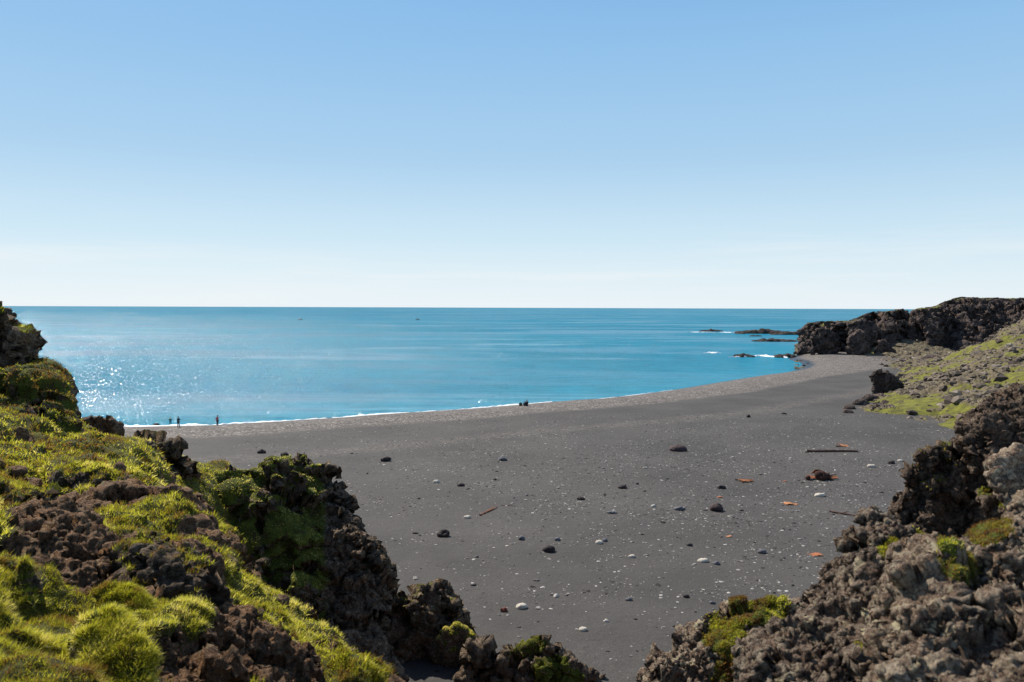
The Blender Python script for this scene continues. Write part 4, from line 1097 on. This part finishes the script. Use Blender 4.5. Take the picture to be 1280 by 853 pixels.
# long beam
a = on_beach(1008, 565.5); b = on_beach(1072, 565.0)
o = thing('driftwood_log', (a+b)/2, 'long straight dark driftwood beam lying across the right sand', 'driftwood')
h = (b-a)/2
stick_obj('log', -h+[0, 0, .14], h+[0, 0, .12], .20, .14, M_wood, o, 1, wob=.05)
stick_obj('cut_end', -h+[-.25, 0, .15], -h+[.02, 0, .15], .10, .19, plain_mat('pale_wood_end', (.35, .30, .26)), o, 2, wob=0, n=4)
def plate_mesh(sx, sy, th, seed):
    """bent, ragged rust plate"""
    n = 14; r = np.random.default_rng(seed); u = np.linspace(-1, 1, n)
    U, W = np.meshgrid(u, u); rag = 1+.25*perlin(np.stack([U.ravel()*1.5+seed, W.ravel()*1.5, 0*U.ravel()], -1), seed).reshape(n, n)
    X = U*sx*rag; Y = W*sy*rag; Z = .12*sx*np.sin(U*2+seed)+.1*sx*perlin(np.stack([U.ravel()*2, W.ravel()*2, 0*U.ravel()+seed], -1), 3).reshape(n, n)
    top = np.stack([X, Y, Z+th], -1).reshape(-1, 3); bot = np.stack([X, Y, Z], -1).reshape(-1, 3)
    i = np.arange(n*n).reshape(n, n); q = np.stack([i[:-1, :-1], i[:-1, 1:], i[1:, 1:], i[1:, :-1]], -1).reshape(-1, 4)
    e = list(i[0, :]) + list(i[1:, -1]) + list(i[-1, -2::-1]) + list(i[-2:0:-1, 0])
    side = np.array([[e[k], e[(k+1) % len(e)], e[(k+1) % len(e)]+n*n, e[k]+n*n] for k in range(len(e))])
    return mesh_np('plate', np.vstack([top, bot]), [q, q[:, ::-1]+n*n, side[:, ::-1]], False)
def plate(parent, loc, sx, sy, mat, seed, rot=(0, 0, 0), name='iron_plate'):
    o = obj(name, plate_mesh(sx, sy, .03, seed), mat, parent); o.location = loc; o.rotation_euler = rot; return o
# debris above beam
c = on_beach(1053, 558.5); o = thing('rusty_scrap', c, 'small orange rusty scrap just behind the long beam', 'scrap metal')
plate(o, (.35, .2, .12), .55, .35, M_orange, 3, (.3, 0, .2)); plate(o, (-.5, -.1, .08), .5, .25, M_drust, 5, (.1, .1, 0))
stick_obj('iron_bar', (-.9, 0, .06), (.1, .1, .16), .05, .04, M_drust, o, 5)
# debris heap
c = on_beach(1026, 599.5); o = thing('rusty_scrap', c, 'largest heap of dark and orange rusty wreck iron on the right sand', 'scrap metal'); o.scale = (1.3, 1.3, 1.5)
plate(o, (-.1, .5, .45), .45, .4, M_rust, 8, (-.5, .1, 0))
for j, (x0, y0, z0, w_) in enumerate([(0, 0, .3, .45), (.45, .05, .2, .4), (.1, -.25, .2, .35)]):
    q = IV3*np.array([w_, w_*.8, w_*.75]); me = mesh_np('iron_lump', q, IF3); disp(me, [(.35, .16, 'c'), (.15, .07, 'k')], j+900)
    obj('iron_lump', me, M_drust, o).location = (x0, y0, z0)
for j in range(5): stick_obj('iron_bar', (-.7+.1*j, -.1+.15*j, .1), (.9+.15*j, .3*math.sin(j*2), .12+.05*j), .05, .03, (M_rust, M_drust, M_orange)[j % 3], o, j+10)
plate(o, (-.75, .1, .15), .35, .3, M_rust, 9, (.2, 0, 0)); plate(o, (1.1, .3, .08), .5, .15, M_rust, 11, (0, 0, .1))
c = on_beach(1010, 600); q = IV3*np.array([.28, .25, .3]); me = mesh_np('rusty_scrap', q, IF3); disp(me, [(.2, .07, 'c'), (.1, .03, 'k')], 77)
o = tag(obj('rusty_scrap', me, M_drust), 'round dark rusty lump left of the largest wreck heap', 'scrap metal'); o.location = (c[0], c[1], c[2]+.2)
# split driftwood
c = on_beach(931, 602); o = thing('driftwood', c, 'split orange and dark driftwood planks in the middle right of the sand', 'driftwood'); o.scale = (1.0, 1.9, 1.5)
for j, (x0, x1, y0, y1, mt) in enumerate([(-.95, .95, .35, .15, M_wood), (-.7, .9, .0, -.05, M_orange), (-.5, .9, -.25, -.12, M_rust), (-.6, .3, -.1, -.4, M_orange), (0, .95, .3, -.1, M_wood)]):
    stick_obj('plank', (x0, y0, .08+.05*(j % 2)), (x1, y1, .10), .075, .05, mt, o, 30+j, flat=.6)
c = on_beach(987, 630.5); o = thing('rusty_scrap', c, 'bright orange rust plate lying flat alone among the pebbles', 'scrap metal')
plate(o, (0, 0, .05), .52, .42, M_orange, 21)
plate(o, (.45, 0, .05), .3, .2, M_orange, 23, (0, .1, 0))
for (px, py, w_, mt, lb) in ((900, 622, .28, M_rust, 'small orange rust flake above the purplish brown rock'), (911, 671, .22, M_orange, 'small orange rust flake in the lower pebble field'), (1018, 694, .5, M_rust, 'faint reddish rust flake beside the right foreground rock'), (981, 602, .2, M_rust, 'tiny reddish rust flake between planks and wreck heap')):
    c = on_beach(px, py); o = obj('rust_flake', plate_mesh(w_, w_*.7, .02, int(px)), mt); o.location = tuple(c+np.array([0, 0, .03])); tag(o, lb, 'scrap metal')
# twigs
def twig(px0, py0, px1, py1, r0, mt, lb, seed, name='driftwood_branch'):
    a = on_beach(px0, py0); b = on_beach(px1, py1); m_ = (a+b)/2; o = thing(name, m_, lb, 'driftwood')
    stick_obj('stem', a-m_+[0, 0, r0], b-m_+[0, 0, r0*1.2], r0, r0*.6, mt, o, seed, wob=.15)
    stick_obj('side_branch', (a-m_)*.2+[0, 0, r0], (b-m_)*.5+np.array([.1, .6, r0*3]), r0*.7, r0*.3, mt, o, seed+1, wob=.1)
twig(602, 645, 620, 634, .07, M_rust, 'reddish bent branch on the sand left of centre', 50)
twig(626, 632, 645, 633, .03, M_wood, 'thin dark curved twig right of the reddish branch', 52)
twig(1038, 640, 1072, 647, .09, M_wood, 'dark driftwood branch beside the right foreground rock', 54)
twig(1046, 555, 1056, 557, .04, M_rust, 'short reddish stick behind the orange scrap', 56)

# ------------------------------------------------------------------ people
def skin(verts, edges, radii, root=0, sub=2):
    me = bpy.data.meshes.new('t'); me.from_pydata([Vector(v) for v in verts], edges, []); o = bpy.data.objects.new('t', me); C.objects.link(o)
    md = o.modifiers.new('s', 'SKIN'); md.use_smooth_shade = True
    for i, rd in enumerate(radii):
        sv = me.skin_vertices[0].data[i]; sv.radius = rd if isinstance(rd, tuple) else (rd, rd); sv.use_root = (i == root)
    sb = o.modifiers.new('u', 'SUBSURF'); sb.levels = sub
    dg = bpy.context.evaluated_depsgraph_get(); dg.update()
    out = bpy.data.meshes.new_from_object(o.evaluated_get(dg)); bpy.data.objects.remove(o); bpy.data.meshes.remove(me)
    out.materials.clear(); out.shade_smooth(); return out
def cloth(name, c): return plain_mat(name, c, .85, .15, 5, .2)
M_skin = plain_mat('skin', (.45, .27, .19), .6, .08, 5, .05); M_hair = plain_mat('hair', (.03, .02, .015), .6, .2, 20, .2); M_boot = cloth('boots', (.02, .018, .018))
def person(loc, rot, label, top, leg, sit=False, scale=1.0, arms='down'):
    o = thing('person', loc, label, 'person'); o.rotation_euler = (0, 0, rot); o.scale = (scale,)*3
    if not sit:
        hip = .93; hl = [(-.10, 0, .90), (-.115, .02, .50), (-.12, -.02, .09)]; hr = [(.10, 0, .90), (.13, .05, .50), (.14, .03, .09)]
        toes = [(-.13, .13, .04), (.16, .18, .04)]; tz = 0
    else:
        hip = .16; hl = [(-.10, .02, .14), (-.14, .36, .42), (-.15, .62, .10)]; hr = [(.10, .02, .14), (.13, .38, .40), (.14, .64, .10)]
        toes = [(-.15, .76, .06), (.15, .78, .06)]; tz = hip-.93
    T = lambda z: z+tz
    lean = .0 if not sit else -.02
    if arms == 'down': ha = [(-.27, .02, T(1.12)), (-.26, .12, T(.90))]; hb_ = [(.27, .02, T(1.12)), (.26, .12, T(.90))]
    elif arms == 'cam': ha = [(-.26, .08, T(1.20)), (-.08, .28, T(1.42))]; hb_ = [(.26, .08, T(1.20)), (.08, .28, T(1.42))]
    else: ha = [(-.25, .14, T(1.15)), (-.16, .36, T(1.02))]; hb_ = [(.25, .14, T(1.15)), (.16, .36, T(1.02))]
    # one continuous body: hips, spine, neck, head, arms, legs
    V = [(0, 0, hip), (0, lean, T(1.15)), (0, lean, T(1.36)), (0, .01, T(1.50)), (0, .02, T(1.62)), (0, .02, T(1.70)),
         (-.17, lean, T(1.40)), ha[0], ha[1], (.17, lean, T(1.40)), hb_[0], hb_[1], *hl, toes[0], *hr, toes[1]]
    E = [(0, 1), (1, 2), (2, 3), (3, 4), (4, 5), (2, 6), (6, 7), (7, 8), (2, 9), (9, 10), (10, 11), (0, 12), (12, 13), (13, 14), (14, 15), (0, 16), (16, 17), (17, 18), (18, 19)]
    Rr = [(.15, .11), (.14, .10), (.15, .10), .055, (.075, .09), (.06, .075), .06, .045, .035, .06, .045, .035, .085, .06, .045, .04, .085, .06, .045, .04]
    me = skin(V, E, Rr); me.materials.append(M_skin)
    obj('body', me, None, o)
    g = .016
    Vj = V[:3]+[(0, .005, T(1.45))]+V[6:12]; Vj[6] = tuple(np.array(Vj[5])*.12+np.array(Vj[6])*.88); Vj[9] = tuple(np.array(Vj[8])*.12+np.array(Vj[9])*.88)
    me = skin(Vj, [(0, 1), (1, 2), (2, 3), (2, 4), (4, 5), (5, 6), (2, 7), (7, 8), (8, 9)], [(.15+g*2, .11+g*2), (.14+g*2, .10+g*2), (.15+g*2, .10+g*2), .07, .06+g, .045+g, .035+g, .06+g, .045+g, .035+g])
    me.materials.append(top); obj('jacket', me, None, o)
    Vt = [V[0]]+hl+hr
    me = skin(Vt, [(0, 1), (1, 2), (2, 3), (0, 4), (4, 5), (5, 6)], [(.16, .12), .095, .07, .06, .095, .07, .06]); me.materials.append(leg); obj('trousers', me, None, o)
    for a_, t_ in ((hl[2], toes[0]), (hr[2], toes[1])):
        me = skin([(a_[0], a_[1]-.03, a_[2]-.02), t_], [(0, 1)], [.062, .05], sub=1); me.materials.append(M_boot); obj('boot', me, None, o)
    q = IV3*np.array([.092, .108, .09])+np.array([0, .0, T(1.685)]); k = (q[:, 2] > T(1.66)) | (q[:, 1] < -.01)
    q = q - np.array([0, .02, 0]); me = mesh_np('hair', q, IF3); me.materials.append(M_hair); obj('hair', me, None, o)
    return o
def wash(px, py):
    c = G(px, py, .2)
    for _ in range(5): c = G(px, py, max(-.3, float(beach_z(np.array([c[0]]), np.array([c[1]]))[0])))
    return c
person(wash(213, 532.8)*[1, 1, 1], .5, 'person in dark teal jacket standing leftmost at the waterline', cloth('teal_fabric', (.01, .075, .075)), cloth('teal_trousers', (.01, .05, .055)), arms='fwd', scale=.95)
person(wash(223, 535), -.3, 'person in all dark clothes standing just right of the teal one', cloth('navy_fabric', (.012, .016, .035)), cloth('black_trousers', (.012, .012, .018)), arms='cam', scale=1.08)
person(wash(272, 533.5), 2.4, 'person in red jacket and dark trousers standing apart at the waterline', cloth('red_fabric', (.35, .025, .05)), cloth('dark_blue_trousers', (.015, .018, .035)), arms='fwd', scale=1.12)
person(wash(658.5, 508), .3, 'person in dark clothes sitting on the beach by the surf, right one of the pair', cloth('black_fabric', (.012, .014, .02)), cloth('black_jeans', (.012, .012, .018)), sit=True, scale=1.35, arms='fwd')
person(wash(655.5, 508), -.2, 'smaller dark seated person on the beach, left one of the pair', cloth('grey_blue_fabric', (.03, .05, .07)), cloth('grey_jeans', (.02, .03, .04)), sit=True, scale=1.05, arms='fwd')
c = wash(651, 508); q = IV3*np.array([.38, .3, .42]); me = mesh_np('rucksack', q, IF3); disp(me, [(.4, .08, 'p')], 5)
o = tag(obj('rucksack', me, cloth('olive_fabric', (.06, .075, .05))), 'small greyish rucksack shaped bundle left of the seated pair', 'bag'); o.location = (c[0], c[1], c[2]+.36)

# ------------------------------------------------------------------ boats
def boat(px, py, L, label, rot, hullc):
    c = G(px, py, 0); o = thing('boat', (c[0], c[1], 0), label, 'boat'); o.rotation_euler = (0, 0, rot)
    n, m = 15, 9; V = []
    for i in range(n):
        t = i/(n-1)*2-1; b = (1-max(0, t)**2.5*.97)*(1-.12*max(0, -t)); sheer = .9+.5*max(0, t)**2
        for j in range(m):
            a = (j/(m-1)*2-1); V.append((t*L/2, L*.16*b*math.copysign(abs(a)**.5, a), sheer*(abs(a)**1.3)*1.3-.4))
    i = np.arange(n*m).reshape(n, m); f = np.stack([i[:-1, :-1], i[:-1, 1:], i[1:, 1:], i[1:, :-1]], -1).reshape(-1, 4)
    deck = np.stack([i[:-1, 0], i[1:, 0], i[1:, -1], i[:-1, -1]], -1); tr = np.array([[i[0, j], i[0, j+1], i[0, m-1-j-1], i[0, m-1-j]] for j in range(m//2-1)])
    obj('hull', mesh_np('hull', np.array(V), [f, deck, tr], False), plain_mat('hull_paint', hullc), o)
    import bmesh
    def box(nm, s, l, mt, bev=.06):
        bm = bmesh.new(); bmesh.ops.create_cube(bm, size=1); bmesh.ops.scale(bm, vec=s, verts=bm.verts); bmesh.ops.translate(bm, vec=l, verts=bm.verts)
        bmesh.ops.bevel(bm, geom=bm.edges[:], offset=bev, segments=2, affect='EDGES'); me = bpy.data.meshes.new(nm); bm.to_mesh(me); bm.free(); return obj(nm, me, mt, o)
    w = plain_mat('cabin_paint', (.30, .30, .31), .6, .1)
    box('cabin', (L*.28, L*.2, 1.6), (-.05*L, 0, 1.7), w); box('cabin_window', (L*.285, L*.16, .45), (-.05*L, 0, 2.05), plain_mat('dark_glass', (.02, .03, .04), .2))
    stick_obj('mast', (-.1*L, 0, 2.4), (-.1*L, .01, 4.4), .07, .04, w, o, 3, wob=0)
boat(375, 400, 8, 'tiny dark fishing boat far out on the sea, left one of two', .1, (.06, .03, .04))
boat(522, 400, 7.5, 'tiny grey fishing boat far out on the sea, right one of two', .3, (.09, .06, .07))
